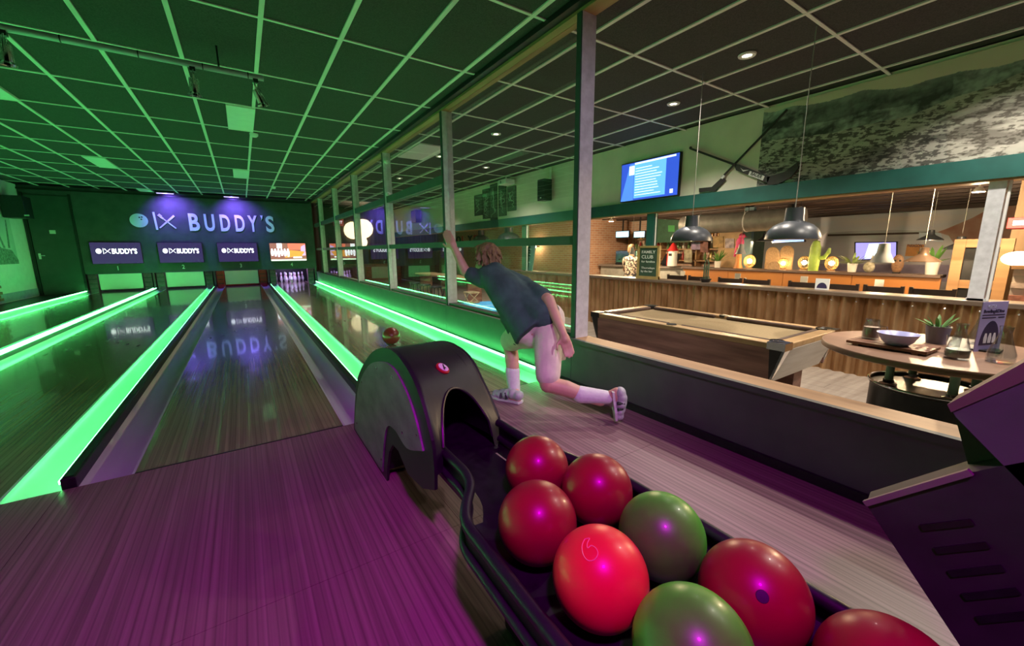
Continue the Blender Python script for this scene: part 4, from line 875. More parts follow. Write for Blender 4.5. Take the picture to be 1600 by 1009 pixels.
# serving board with bowl and mug
c = T(1392, 543)
bd_ = thing('serving_board', (c.x, c.y, tz_), 'dark wooden slatted serving board under bowl and jar', 'serving board')
u_ = (T(1440, 553)-T(1345, 538)).normalized(); v_ = Vector((-u_.y, u_.x, 0))
if v_.x < 0: v_ = -v_
m_sb = M('serving_wood', (.22, .09, .05), .5, c2=(.13, .05, .03), scale=12, stretch=(1, 1, .3))
for k in range(4): p0 = Vector((c.x, c.y, tz_+.02))+v_*(-.09+.062*k); MB().bar(p0-u_*.19, p0+u_*.19, .056, .016).build('slat', m_sb, bd_)
for k in (-.14, .14): p0 = Vector((c.x, c.y, tz_+.006))+u_*k; MB().bar(p0-v_*.12, p0+v_*.12, .03, .012).build('batten', m_sb, bd_)
zb2 = tz_+.028
bc = Vector((c.x, c.y, 0))+u_*.03-v_*.02
o = MB().lathe([(0, 0), (.05, 0), (.075, .025), (.098, .07), (.101, .072), (.096, .07), (.072, .028), (.045, .008), (0, .008)], (bc.x, bc.y, zb2), 32).build('bowl', M('lilac_bowl', (.42, .42, .72), .35, var=.05), None, True); tag(o, 'lilac blue bowl on the serving board', 'bowl')
jc = Vector((c.x, c.y, 0))-u_*.125+v_*.055
jr = thing('mason_jar_mug', (jc.x, jc.y, zb2), 'mason jar mug with handle filled with pinkish drink', 'jar mug')
MB().lathe([(0, 0), (.042, 0), (.046, .01), (.046, .085), (.038, .105), (.038, .13), (.035, .13), (.035, .105), (.042, .08), (.042, .012), (0, .008)], (jc.x, jc.y, zb2), 24).build('glass', m_clear, jr, True)
MB().lathe([(0, .012), (.0405, .012), (.0405, .08), (0, .08)], (jc.x, jc.y, zb2), 24).build('drink', M('pink_drink', (.62, .38, .30), .3, var=.1), jr, True)
hv = u_; MB().tube([Vector((jc.x, jc.y, zb2+.09))+hv*.044, Vector((jc.x, jc.y, zb2+.09))+hv*.075, Vector((jc.x, jc.y, zb2+.06))+hv*.082, Vector((jc.x, jc.y, zb2+.03))+hv*.07, Vector((jc.x, jc.y, zb2+.025))+hv*.045], .006).build('handle', m_clear, jr, True)
# potted plant
def leaf(mb, base, d, L, w, bend=.4):
    base = Vector(base); d = Vector(d).normalized(); sd = d.cross(Z); sd = sd.normalized() if sd.length > .01 else X; rows = []
    for i in range(6):
        t = i/5; p = base+d*(L*t)-Z*(bend*L*t*t*.5); ww = w*math.sin(math.pi*(.12+.86*t))**.7*(1 if t < 1 else .1); rows.append([p-sd*ww, p+Vector((0, 0, -ww*.3)), p+sd*ww])
    return mb.sheet(rows)
m_leaf = M('leaf_green', (.10, .24, .05), .5, var=.3, scale=10); m_leafp = M('leaf_pale', (.30, .40, .14), .5, var=.3, scale=10)
def potted(x, y, z, r, h, nl, L, label, potm, lm, seed=0, w=.010, up=.9):
    t = thing('potted_plant', (x, y, z), label, 'potted plant')
    MB().lathe([(0, 0), (r*.78, 0), (r, h), (r*.9, h), (r*.85, h*.85), (0, h*.85)], (x, y, z), 20).build('pot', potm, t, True)
    rg = random.Random(seed)
    for k in range(nl):
        a = 2*math.pi*k/nl+rg.uniform(-.2, .2); e = rg.uniform(.35, 1.3)*up
        leaf(MB(), (x+r*.3*math.cos(a), y+r*.3*math.sin(a), z+h*.85), (math.cos(a)*math.cos(e), math.sin(a)*math.cos(e), math.sin(e)), L*rg.uniform(.7, 1.1), w).build('leaf', lm, t, True)
    return t
m_potg = M('grey_pot', (.16, .15, .19), .6, var=.1); m_potw = M('white_pot', (.72, .70, .66), .5, var=.06)
q = T(1462, 536); potted(q.x, q.y, tz_, .062, .115, 16, .13, 'spiky green plant in grey pot on the round table', m_potg, m_leaf, 2)
# glasses and carafes
def carafe(px, py, h, r, label, liquid=None, lm=None):
    q = T(px, py); t = thing('carafe', (q.x, q.y, tz_), label, 'carafe'); k = h/.2
    MB().lathe([(0, 0), (r*.95, 0), (r, .01), (r, .05*k), (r*.55, .13*k), (r*.42, .165*k), (r*.5, .2*k), (r*.46, .2*k), (r*.38, .165*k), (r*.5, .13*k), (r*.95, .05*k), (r*.93, .012), (0, .01)], (q.x, q.y, tz_), 28).build('glass', m_clear, t, True)
    if liquid: MB().lathe([(0, .012), (r*.9, .012), (r*.92, .05*k), (r*.92, liquid*k), (0, liquid*k)], (q.x, q.y, tz_), 24).build('drink', lm, t, True)
m_pale_d = M('pale_drink', (.42, .38, .30), .2, var=.08)
carafe(1494, 560, .20, .052, 'clear carafe with a little pale drink, beside the plant', .055, m_pale_d); carafe(1528, 538, .21, .05, 'empty clear carafe right before the menu card'); carafe(1562, 566, .20, .055, 'clear carafe at the table edge near the dark console')
q = T(1486, 553); gl = thing('drinking_glass', (q.x, q.y, tz_), 'narrow glass with a red rest of drink', 'glass')
MB().lathe([(0, 0), (.026, 0), (.032, .11), (.030, .11), (.025, .008), (0, .008)], (q.x, q.y, tz_), 20).build('glass', m_clear, gl, True); MB().lathe([(0, .009), (.0245, .009), (.027, .045), (0, .045)], (q.x, q.y, tz_), 20).build('drink', M('red_drink', (.35, .02, .03), .3, var=.1), gl, True)
# menu card
q = T(1541, 548); mc = thing('menu_card', (q.x, q.y, tz_), 'standing lilac card advertising bowling and dining on the round table', 'menu card')
R_ = Vector((_rt[0], _rt[1], 0)).normalized(); N_ = Vector((_fw[0], _fw[1], 0)).normalized(); R_ = (R_*.97+N_*.2).normalized(); N_ = Z.cross(R_)
w_, h_ = .205, .30; cb_ = Vector((q.x, q.y, tz_))
MB().prism([cb_-R_*w_/2, cb_+R_*w_/2, cb_+R_*w_/2+Z*h_, cb_-R_*w_/2+Z*h_], N_*.004).build('card', M('lilac_card', (.36, .32, .68), .6, var=.04), mc)
MB().bev(tuple(cb_-Vector((.06, .06, 0))), tuple(cb_+Vector((.06, .06, .012))), .004).build('stand', m_black, mc)
m_ink = M('dark_ink', (.03, .02, .08), .6, var=.1)
q_ = MB(); put_text(q_, 'MEET &', cb_-R_*.06+Z*.262, R_, Z, .02, .001, 0, 1, width=.07); q_.build('heading', M('ink_light', (.6, .62, .9), .6, var=.05), mc)
put_text(MB(), 'Bowling&Dine', cb_-R_*.085+Z*.235, R_, Z, .02, .001, .03, 1, width=.165).build('title_lettering', m_ink, mc)
q_ = MB()
for k, (a, b) in enumerate([(-.09, .09), (-.09, .02), (.04, .09)]): p0 = cb_+R_*a+Z*(.218-.016*(k > 0)); p1 = cb_+R_*b+Z*(.218-.016*(k > 0)); q_.prism([p0, p1, p1+Z*.006, p0+Z*.006], -N_*.001)
q_.build('text_line', m_ink, mc)
MB().prism([cb_+R_*(.075*math.cos(math.pi*i/16))+Z*(.04+.145*math.sin(math.pi*i/16)) for i in range(17)], -N_*.0015).build('dark_arch_print', m_ink, mc)
q_ = MB()
for a in (-.035, 0, .035): p0 = cb_+R_*a+Z*.05-N_*.0015; q_.prism([p0-R_*.012, p0+R_*.012, p0+R_*.014+Z*.03, p0+R_*.006+Z*.06, p0-R_*.006+Z*.06, p0-R_*.014+Z*.03], -N_*.001)
q_.build('pin_print', M('ink_white', (.7, .7, .85), .6, var=.05), mc)
# ================================================================== SCORING CONSOLE in the foreground
XC = 1.15
Cn = lambda px, py, x: onx(px, py, x)
co = thing('scoring_console', (1.3, .12, 0), 'dark scoring console with slotted housing and tilted panel at the approach edge', 'console')
m_con = M('console_black', (.03, .03, .03), .55, var=.2, scale=14)
low = [Cn(1353, 787, XC), Cn(1516, 738, XC), Cn(1760, 690, XC), Cn(1760, 1200, XC), Cn(1600, 1160, XC)]
MB().prism(low, (.07, .01, 0)).build('housing', m_con, co)
MB().bar(Cn(1352, 786, XC-.004), Cn(1517, 737, XC-.004), .012, .012).build('top_trim', M('console_trim', (.20, .18, .15), .5, var=.1), co)
for k in range(5):
    a = Cn(1440+k*22, 824+k*36, XC-.001); b2 = Cn(1520+k*24, 815+k*36, XC-.001); MB().bar(a, b2, .006, .012).build('vent_slot', m_black, co)
MB().prism([Cn(1516, 738, XC+.05), Cn(1492, 650, XC+.05), Cn(1560, 650, XC+.05), Cn(1640, 760, XC+.05), Cn(1640, 780, XC+.05)], (.12, 0, 0)).build('neck', m_con, co)
MB().prism([Cn(1484, 636, XC), Cn(1494, 652, XC), Cn(1640, 800, XC), Cn(1760, 800, XC), Cn(1760, 505, XC), Cn(1600, 572, XC)], (.05, 0, 0)).build('display_back', M('console_panel', (.10, .10, .10), .6, var=.15), co)
MB().prism([Cn(1480, 632, XC-.004), Cn(1486, 644, XC-.004), Cn(1608, 592, XC-.004), Cn(1760, 525, XC-.004), Cn(1760, 500, XC-.004), Cn(1600, 566, XC-.004)], (.09, 0, 0)).build('display_edge', M('console_edge', (.16, .11, .09), .5, var=.1), co)
MB().box((1.2, -.25, 0), (1.5, .0, .1)).build('base', m_con, co)
# ================================================================== BEYOND THE COUNTER
XB, ZL = 8.5, .77
bn = thing('bench_back', (XB, 2, ZF), 'long orange-brown wooden bench back with a dark ledge behind the dining tables', 'bench')
m_or = M('orange_wood', (.52, .22, .06), .45, c2=(.42, .16, .04), scale=3, stretch=(1, .3, 1)); m_or2 = M('seat_leather', (.14, .07, .04), .5, var=.2)
for k in range(4): MB().box((XB, 1.42+k*1.045, ZF+.35), (XB+.04, 1.42+k*1.045+1.037, ZL-.04)).build('back_panel', m_or, bn)
MB().bev((XB-.06, 1.42, ZL-.045), (XB+.3, 5.6, ZL), .006).build('ledge', M('ledge_dark', (.12, .075, .06), .5, var=.2), bn); MB().bev((XB-.5, 1.42, ZF), (XB, 5.6, ZF+.42), .02).build('seat', m_or2, bn)
D = lambda px, py, x: onx(px, py, x)
# dining chairs and tables with menu cards
def dchair(x, y):
    t = thing('dining_chair', (x, y, ZF)); d = M('dark_chair_wood', (.06, .035, .025), .45, var=.2) if 'dark_chair_wood' not in bpy.data.materials else bpy.data.materials['dark_chair_wood']
    MB().bev((x-.2, y-.2, ZF+.43), (x+.22, y+.2, ZF+.47), .01).build('seat', d, t)
    for a, b in ((-.18, -.18), (-.18, .18)): MB().bar((x+a, y+b, ZF), (x+a-.03, y+b, ZF+1.03), .035, .035).build('leg', d, t)
    for a, b in ((.19, -.18), (.19, .18)): MB().bar((x+a, y+b, ZF), (x+a, y+b, ZF+.43), .035, .035).build('leg', d, t)
    for z in (.78, .97): MB().bar((x-.205, y-.18, ZF+z), (x-.205, y+.18, ZF+z), .02, .085, Z).build('backrest_slat', d, t)
    return t
ch0 = None
for i, px in enumerate([1057, 1091, 1140, 1182, 1256, 1314, 1381, 1458]):
    p = D(px, 447, 6.75); loc = (6.95, p.y, ZF)
    if ch0 is None: ch0 = dchair(6.95, p.y); o = ch0
    else: o = inst(ch0, loc)
    tag(o, 'dark wooden dining chair with its back to the corrugated counter', 'chair', 'dining chairs behind the counter')
for i, px in enumerate([1068, 1154, 1258, 1376]):
    p = D(px, 440, 7.5); zt2 = ZF+.76
    t = thing('dining_table', (7.5, p.y, ZF), ['dining table near the chalkboard, beneath the red and white tower', 'dining table below the pink bird figure', 'dining table below the tall green cactus figure', 'dining table below the violet television'][i], 'table')
    MB().bev((7.15, p.y-.36, zt2-.035), (7.85, p.y+.36, zt2), .006).build('table_top', m_rail, t); MB().cyl((7.5, p.y, ZF+.02), (7.5, p.y, zt2-.035), .035).build('pedestal', m_black, t); MB().lathe([(0, 0), (.22, 0), (.2, .02), (0, .03)], (7.5, p.y, ZF), 20).build('foot', m_black, t)
    t = thing('table_card', (7.45, p.y, zt2), ['tall white card on the table beneath the red and white tower', 'tall white card on the table below the pink bird', 'tall white card on the table below the green cactus', 'tall white card on the table below the violet television'][i], 'menu card')
    MB().box((7.445, p.y-.05, zt2), (7.455, p.y+.05, zt2+.30)).build('card', m_white, t); MB().box((7.444, p.y-.03, zt2+.08), (7.445, p.y+.03, zt2+.16)).build('card_print', m_ink, t)
zt2 = ZF+.76
# small plants on the tables
for i, (px, dy) in enumerate([(1103, 0), (1186, 0), (1300, 0), (1432, 0)]):
    p = D(px, 440, 7.35); p.y = D([1068, 1154, 1258, 1376][i], 440, 7.5).y-.26; potted(7.3, p.y, zt2, .05, .09, 8, .1, ['little table plant behind the counter cactus', 'little table plant behind the pool pendant nearer the round table', 'little table plant in white bowl, near the info card', 'little pale table plant below the orange poster'][i], m_potw, m_leafp, i+5, .012)
# things on the counter ledge
zl = .65
def onledge(px, x=XW+.1): return D(px, 445, x).y
a = D(999, 384, XW-0.035); b2 = D(1030, 432, XW-0.035); yq0, yq1 = D(1029, 400, XW-0.035).y, D(999, 400, XW-0.035).y
cb = thing('chalkboard_sign', (XW-0.035, (yq0+yq1)/2, zl), 'framed chalkboard with chalk lettering standing on the counter', 'chalkboard')
MB().box((XW-0.040, yq0, zl+.01), (XW-0.020, yq1, 1.20)).build('slate', M('slate_green', (.03, .07, .04), .8, var=.2), cb)
q_ = MB()
for lo, hi in [((XW-0.055, yq0-.03, zl), (XW-0.015, yq0+.015, 1.23)), ((XW-0.055, yq1-.015, zl), (XW-0.015, yq1+.03, 1.23)), ((XW-0.055, yq0, 1.195), (XW-0.015, yq1, 1.23)), ((XW-0.065, yq0-.03, zl), (XW+0.005, yq1+.03, zl+.05))]: q_.box(lo, hi)
q_.build('frame', M('gold_frame', (.38, .27, .09), .5, var=.15), cb)
ck = M('chalk', (.75, .78, .70), .9, var=.1); wq = yq1-yq0
for tx, z, h, w in [('FAMILY', 1.10, .05, .7), ('CLUB', 1.01, .06, .6), ('for families', .94, .035, .7), ('Thursdays', .83, .035, .7), ('by the bar', .77, .035, .6)]: put_text(MB(), tx, (XW-0.040, yq1-wq*.14, z), -Y, Z, h, .002, .005, 1, width=wq*w).build('chalk_line', ck, cb)
cy = onledge(1103); cc_ = thing('cactus', (XW+.06, cy, zl), 'dark columnar cactus in a round bowl on the counter ledge', 'cactus')
MB().lathe([(0, 0), (.06, 0), (.085, .05), (.08, .055), (0, .05)], (XW+.08, cy, zl), 20).build('bowl', m_black, cc_, True)
m_cac = M('cactus_dark', (.05, .08, .04), .7, var=.3, scale=20)
for r_, rad in ((.034, .012), (.0, .014)): MB().tube([(XW+.08, cy-r_, zl+.05), (XW+.08, cy-r_, zl+.28), (XW+.08, cy-r_*.5, zl+.34), (XW+.08, cy+r_*.5, zl+.34), (XW+.08, cy+r_, zl+.28), (XW+.08, cy+r_, zl+.05)] if r_ else [(XW+.08, cy, zl+.05), (XW+.08, cy, zl+.27)], rad, 8).build('stem', m_cac, cc_, True)
ic = onledge(1285); t = thing('info_card', (XW+.1, ic, zl), 'square white card with a dark round emblem on the counter', 'card'); MB().box((XW+.09, ic-.075, zl), (XW+.1, ic+.075, zl+.14)).build('card', m_white, t); MB().prism([(XW+.089, ic+.055*math.cos(math.pi*i/12), zl+.02+.07*math.sin(math.pi*i/12)) for i in range(13)], (-.001, 0, 0)).build('emblem', m_ink, t)
# barista
px = thing('person', (7.6, D(987, 400, 7.6).y, ZF), 'person in patterned shirt working behind the counter near the chalkboard', 'person')
bx, by = 7.6, D(987, 400, 7.6).y; hz = D(987, 389, 7.6).z
b = MB(); hd2 = Vector((bx, by, hz)); b.sph(hd2, (.08, .078, .105), 16, 12); b.sph(hd2+Vector((.08, 0, -.02)), (.02, .013, .018), 8, 6); limb(b, hd2-Z*.06, hd2-Z*.2, .05, .055); limb(b, hd2-Z*.25, Vector((bx, by, ZF+.85)), .12, .14)
for s_ in (-1, 1):
    sh1 = hd2+Vector((0, s_*.19, -.24)); e1 = sh1+Vector((.06, s_*.05, -.26)); w1 = e1+Vector((.2, -s_*.08, -.06)); limb(b, sh1, e1, .05, .042); limb(b, e1, w1, .042, .03); hand(b, w1, (1, -s_*.2, -.1), (0, s_, 0), .95, .3)
    limb(b, Vector((bx, by+s_*.09, ZF+.88)), Vector((bx+.02, by+s_*.1, ZF+.48)), .085, .06); limb(b, Vector((bx+.02, by+s_*.1, ZF+.48)), Vector((bx, by+s_*.1, ZF+.08)), .06, .04); limb(b, Vector((bx-.03, by+s_*.1, ZF+.04)), Vector((bx+.15, by+s_*.11, ZF+.035)), .038, .033)
remeshed(b, 'body', skin, px, .012, 2)
h = MB(); h.sph(hd2+Vector((-.015, 0, .02)), (.09, .09, .1), 16, 10); h.sph(hd2+Vector((-.06, 0, -.03)), (.05, .07, .08), 12, 8); remeshed(h, 'hair', m_hair, px, .012, 2)
s = MB(); limb(s, hd2-Z*.27, Vector((bx, by, ZF+.9)), .135, .155, 18); limb(s, hd2+Vector((0, -.16, -.25)), hd2+Vector((0, .16, -.25)), .085, .085)
for s_ in (-1, 1): limb(s, hd2+Vector((0, s_*.18, -.25)), hd2+Vector((.03, s_*.215, -.38)), .075, .066)
m_pat = M('patterned_cloth', (.62, .50, .40), .8, c2=(.05, .045, .05), scale=22); m_pat.node_tree.nodes['Color Ramp'].color_ramp.elements[0].position = .47; m_pat.node_tree.nodes['Color Ramp'].color_ramp.elements[1].position = .53
remeshed(s, 'patterned_shirt', m_pat, px, .012, 3)
tq = MB()
for s_ in (-1, 1): limb(tq, Vector((bx, by+s_*.09, ZF+.88)), Vector((bx+.02, by+s_*.1, ZF+.1)), .1, .07)
remeshed(tq, 'trousers', M('dark_trousers', (.03, .03, .04), .8, var=.2), px, .012, 2)
# bar with shelves, screens
br = thing('bar_counter', (9.0, 6.6, ZF), 'service bar of pale panels in front of the warm brick wall', 'counter'); 
MB().bev((8.8, 5.75, ZF), (9.2, 8.5, .70), .01).build('front', M('pale_panel', (.45, .45, .42), .6, var=.15), br); MB().bev((8.7, 5.75, .70), (9.3, 8.5, .75), .008).build('top', M('bar_top', (.25, .22, .20), .3, var=.1), br)
for (p0, p1), lab in [((961, 984), 'hanging bluish menu screen, the one away from the teal column'), ((989, 1009), 'hanging bluish menu screen next to the teal column')]:
    ya, yb = D(p0, 366, 9.0).y, D(p1, 366, 9.0).y; zA, zB = D(p0, 361, 9).z, D(p0, 372, 9).z
    t = thing('menu_screen', (9.0, (ya+yb)/2, zB), lab, 'screen'); MB().box((9.0, yb+.02, zB), (9.04, ya-.02, zA)).build('case', m_black, t); MB().box((8.996, yb+.04, zB+.02), (9.0, ya-.04, zA-.02)).build('screen', E_('menu_glow', (.35, .62, .85), 1.3), t)
    MB().box((9.01, (ya+yb)/2-.02, zA), (9.03, (ya+yb)/2+.02, 2.25)).build('hanger', m_black, t)
sf = thing('bottle_shelf', (10.0, 6.8, ZF), 'wooden back bar shelves full of bottles on the brick wall', 'shelf')
for z in (.85, 1.15, 1.45): MB().box((9.95, 5.1, z), (10.2, 8.5, z+.03)).build('shelf_board', m_brownwood, sf)
for y in (5.1, 6.2, 7.3, 8.46): MB().box((9.95, y, ZF), (10.2, y+.04, 1.7)).build('upright', m_brownwood, sf)
rg = random.Random(11); cols = [(.10, .18, .06), (.35, .16, .04), (.5, .45, .38), (.30, .03, .03), (.55, .4, .15)]
bmats = [M('bottle_%d' % i, c, .2, var=.1) for i, c in enumerate(cols)]
names = ['dark green', 'amber', 'pale', 'red', 'golden']
zn = ['lower', 'middle', 'upper']
for zi, z in enumerate((.88, 1.18, 1.48)):
    for k in range(20):
        y = 5.22+k*.16; 
        if abs(y-6.22) < .06 or abs(y-7.32) < .06: continue
        ci = rg.randrange(5); hh = rg.uniform(.2, .26); r = .034
        o = MB().lathe([(0, 0), (r, 0), (r, hh*.6), (r*.4, hh*.78), (r*.4, hh), (0, hh)], (10.05, y, z+.0), 10).build('bottle', bmats[ci], None, True); tag(o, '%s bottle standing on the %s back bar shelf' % (names[ci], zn[zi]), 'bottle', '%s bottles on the %s back bar shelf' % (names[ci], zn[zi]))
lt = M('bar_glow', (1, .85, .6), .5, emit=(1, .78, .45), es=2.2, var=.03)
# espresso machine / till on the bar
tl = thing('till', (8.95, 6.3, .75), 'black tilted till screen on the service bar', 'till'); MB().box((8.88, 6.15, .75), (9.02, 6.45, .78)).build('foot', m_black, tl); MB().prism([(8.9, 6.08, .80), (8.9, 6.52, .80), (9.1, 6.52, 1.06), (9.1, 6.08, 1.06)], (.03, 0, -.02)).build('screen', m_black, tl); MB().cyl((8.97, 6.3, .77), (9.0, 6.3, .9), .03).build('stem', m_black, tl)
em = thing('coffee_machine', (9.0, 7.6, .75), 'silver coffee machine on the service bar', 'coffee machine'); MB().bev((8.8, 7.2, .80), (9.2, 7.95, 1.15), .02).build('body', m_chrome, em); MB().box((8.76, 7.25, .75), (9.2, 7.9, .81)).build('drip_tray', m_black, em)
for k in range(2): MB().cyl((8.82, 7.4+.3*k, .92), (8.68, 7.4+.3*k, .9), .018).build('portafilter', m_black, em)
# pizza oven pink glow piece and leaning menu board behind glass
mb_ = thing('menu_board', (XW+.1, 8.05, zl), 'narrow leaning chalk menu board at the green column', 'chalkboard'); ya, yb = D(817, 410, XW+.1).y, D(833, 410, XW+.1).y
MB().prism([(XW+.06, yb, zl), (XW+.06, ya, zl), (XW+.16, ya, 1.28), (XW+.16, yb, 1.28)], (.03, 0, 0)).build('board', M('board_teal', (.05, .11, .10), .7, var=.2), mb_)
q_ = MB()
for k in range(8): z = zl+.08+k*.065; xx = XW+.058+.1*(z-zl)/.63; q_.prism([(xx, ya-.06, z), (xx, ya-.06-(ya-yb)*rg.uniform(.4, .75), z), (xx, ya-.06-(ya-yb)*.4, z+.022), (xx, ya-.06, z+.022)], (-.001, 0, 0))
q_.build('chalk_line', ck, mb_)
pk_ = M('pink_enamel', (.75, .25, .38), .35, var=.1)
ov = thing('pink_oven_hood', (8.2, 7.9, .9), 'pink rounded metal hood above the service counter', 'hood'); a = D(855, 380, 8.6); 
MB().lathe([(0, .55), (.18, .54), (.34, .42), (.46, .22), (.5, 0), (.47, 0), (.40, .2), (0, .45)], (8.9, D(862, 400, 8.9).y, .95), 28).build('dome', pk_, ov, True); MB().cyl((8.9, D(862, 400, 8.9).y, 1.45), (8.9, D(862, 400, 8.9).y, 2.25), .09).build('flue', m_chrome, ov); MB().cyl((8.9, D(862, 400, 8.9).y, .75), (8.9, D(862, 400, 8.9).y, .96), .4, .46, 24).build('base', m_brownwood, ov)
# lettering on brick: OLYP and a few wall signs
ow = thing('wall_lettering', (8.2, 11, 1.6), 'large OLYP lettering on the brick wall, red and black', 'lettering')
yo = D(712, 376, 8.16).y
for k, ch in enumerate('OLYP'):
    put_text(MB(), ch, (8.2, yo-.02-k*.56, D(720, 377, 8.2).z-.08), -Y, Z, .32, .03, .02, 1, width=.42 if k != 1 else .3).build('letter_'+ch.lower(), m_red if k % 2 else m_black, ow)
# pendants in the restaurant
m_grey = M('grey_enamel', (.38, .40, .42), .4, var=.08); m_bronze = M('bronze_enamel', (.14, .09, .06), .35, .4, var=.15)
for pxx, pyy, x, r, mat, st_, lab in [(1157, 397, 7.3, .12, m_grey, 2, 'small grey pendant above the ledge plant'), (1195, 377, 9.2, .18, m_pend, 1, 'black pendant half hidden behind the pool pendant nearer the round table'), (1378, 410, 7.0, .17, m_grey, 2, 'grey pendant hanging in front of the violet television'), (1453, 375, 9.5, .17, m_pend, 1, 'small black pendant beside the orange poster'), (1441, 409, 7.4, .19, m_bronze, 1, 'bronze pendant above the ledge pot plant'), (1499, 390, 9.0, .2, m_pend, 1, 'black pendant at the framed blackboard'), (988, 397, 7.0, .10, m_grey, 2, 'small silver pendant beside the barista'), (752, 378, 6.8, .3, m_pend, 0, 'dark dome pendant seen above the bowler\'s head'), (795, 378, 6.2, .34, m_pend, 0, 'dark dome pendant beside the green column'), (658, 392, 7.0, .3, m_pend, 0, 'dark dome pendant before the brick wall, towards the end wall'), (683, 392, 7.0, .3, m_pend, 0, 'dark dome pendant beside the bowler\'s post')]:
    p = D(pxx, pyy, x); pendant(x, p.y, p.z, r, 2.25, lab, mat, 8, st_, watt=130)
# small bright ceiling spots of the restaurant and the bare bulb on the brick wall, all seen in the photograph
for (pxx, pyy, x), lab in [((955, 346, 7.2), 'small bright ceiling spot above the service bar'), ((1529, 300, 7.2), 'small bright ceiling spot beside the grey column')]:
    p = D(pxx, pyy, x); t = thing('ceiling_spot', (p.x, p.y, p.z), lab, 'spotlight')
    MB().cyl((p.x, p.y, p.z+.05), (p.x, p.y, 2.25), .008, n=8).build('stem', m_white, t); MB().lathe([(0, .06), (.03, .055), (.055, .0), (.048, .0), (.025, .045), (0, .05)], p, 18).build('head', m_white, t, True)
    MB().lathe([(0, .012), (.04, .012)], p, 16).build('lens', E_('spot_lens', (1, .8, .55), 12), t); lamp('POINT', 'ceiling_spot_light', (p.x, p.y, p.z-.03), WARM, 190, .04)
p = D(835, 385, 8.0); t = thing('wall_bulb', (8.2, p.y, p.z), 'bare glowing bulb on the brick wall beside the pink hood', 'lamp')
MB().sph(p, .06, 16, 10).build('bulb', E_('bare_bulb', (1, .75, .4), 90), t, True); MB().cyl((p.x+.05, p.y, p.z), (8.2, p.y, p.z), .02).build('socket', m_black, t)
# ledge ornaments
def lz(px, x=XB+.1): return D(px, 415, x).y
y = lz(1050); t = thing('tower_figure', (XB+.1, y, ZL), 'red and white tower ornament on the bench ledge', 'ornament')
MB().lathe([(0, 0), (.11, 0), (.10, .36), (0, .36)], (XB+.1, y, ZL), 20).build('white_body', m_white, t, True); MB().lathe([(.13, .36), (.08, .45), (.04, .52), (0, .56)], (XB+.1, y, ZL), 20).build('red_roof', m_red, t, True); MB().bev((XB+.1, y+.08, ZL), (XB+.2, y+.17, ZL+.3), .02).build('red_side', m_red, t); MB().box((XB-.005, y-.04, ZL+.24), (XB+.02, y+.04, ZL+.3)).build('window', m_black, t)
potted(XB+.1, lz(1121), ZL, .07, .14, 22, .36, 'tall spiky green plant in white pot on the bench ledge', m_potw, m_leaf, 21, .016, 1.05)
potted(XB+.1, lz(1457), ZL, .085, .2, 14, .34, 'leafy plant in cream pot at the ledge end', m_potw, m_leaf, 22, .024, 1.1)
potted(XB+.1, lz(1332), ZL, .07, .15, 20, .28, 'flowering plant in cream pot beside the glowing wicker lamp', m_potw, m_leafp, 23, .02, .9)
y = lz(1153, XB+.15); t = thing('pink_bird', (XB+.15, y, ZL), 'pink parrot figure on an orange stand on the bench ledge', 'ornament'); q = MB(); q.sph((XB+.15, y, ZL+.52), (.07, .08, .12), 14, 10); q.sph((XB+.15, y-.03, ZL+.66), (.055, .06, .06), 12, 8); q.prism([(XB+.15, y-.08, ZL+.67), (XB+.15, y-.13, ZL+.63), (XB+.15, y-.08, ZL+.63)], (.02, 0, 0)); limb(q, (XB+.15, y+.03, ZL+.45), (XB+.15, y+.09, ZL+.25), .05, .02); q.build('bird', M('hot_pink', (.75, .08, .25), .5, var=.15), t, True); MB().lathe([(0, 0), (.09, 0), (.06, .1), (.05, .3), (.07, .42), (0, .42)], (XB+.15, y, ZL), 16).build('stand', m_or, t, True)
y = lz(1271); t = thing('cactus_figure', (XB+.1, y, ZL), 'tall bright green cactus figure with one raised arm on the ledge', 'ornament'); g = M('cactus_lime', (.32, .48, .08), .5, var=.2)
MB().lathe([(0, 0), (.075, 0), (.085, .2), (.08, .42), (.05, .52), (0, .545)], (XB+.1, y, ZL), 16).build('trunk', g, t, True); MB().tube([(XB+.1, y-.07, ZL+.22), (XB+.1, y-.15, ZL+.24), (XB+.1, y-.2, ZL+.32), (XB+.1, y-.21, ZL+.4)], [.035, .04, .035, .02], 10).build('arm', g, t, True)
def glowlamp(px, x, r, h, label):
    y = D(px, 400, x).y; zb = ZL; t = thing('wicker_lamp', (x, y, zb), label, 'lamp'); MB().lathe([(0, 0), (r*.6, .0), (r*.6, .02), (0, .03)], (x, y, zb), 16).build('foot', m_brownwood, t); 
    q = MB()
    for k in range(10):
        a = math.pi*k/10; q.tube([(x+r*math.cos(a)*math.sin(u)*.9, y+r*math.sin(a)*math.sin(u), zb+.02+h/2-h/2*math.cos(u)) for u in [2*math.pi*i/18 for i in range(18)]], .005, 5, closed=True)
    q.build('wicker_cage', M('wicker', (.45, .30, .12), .7, var=.2) if 'wicker' not in bpy.data.materials else bpy.data.materials['wicker'], t, True)
    MB().sph((x, y, zb+.02+h/2), r*.42, 14, 10).build('bulb', E_('wicker_glow', (1, .66, .30), 60), t, True)
glowlamp(1301, XB+.12, .10, .24, 'round glowing wicker lamp beside the flowering plant'); glowlamp(1258, XB+.15, .1, .24, 'glowing wicker lamp beside the cactus figure'); glowlamp(1225, XB+.12, .09, .2, 'small glowing lamp among the rattan arches'); glowlamp(1172, XB+.12, .11, .26, 'glowing wicker lamp beside the blue-grey column')
m_rat = M('rattan', (.50, .33, .18), .7, c2=(.32, .2, .1), scale=40)
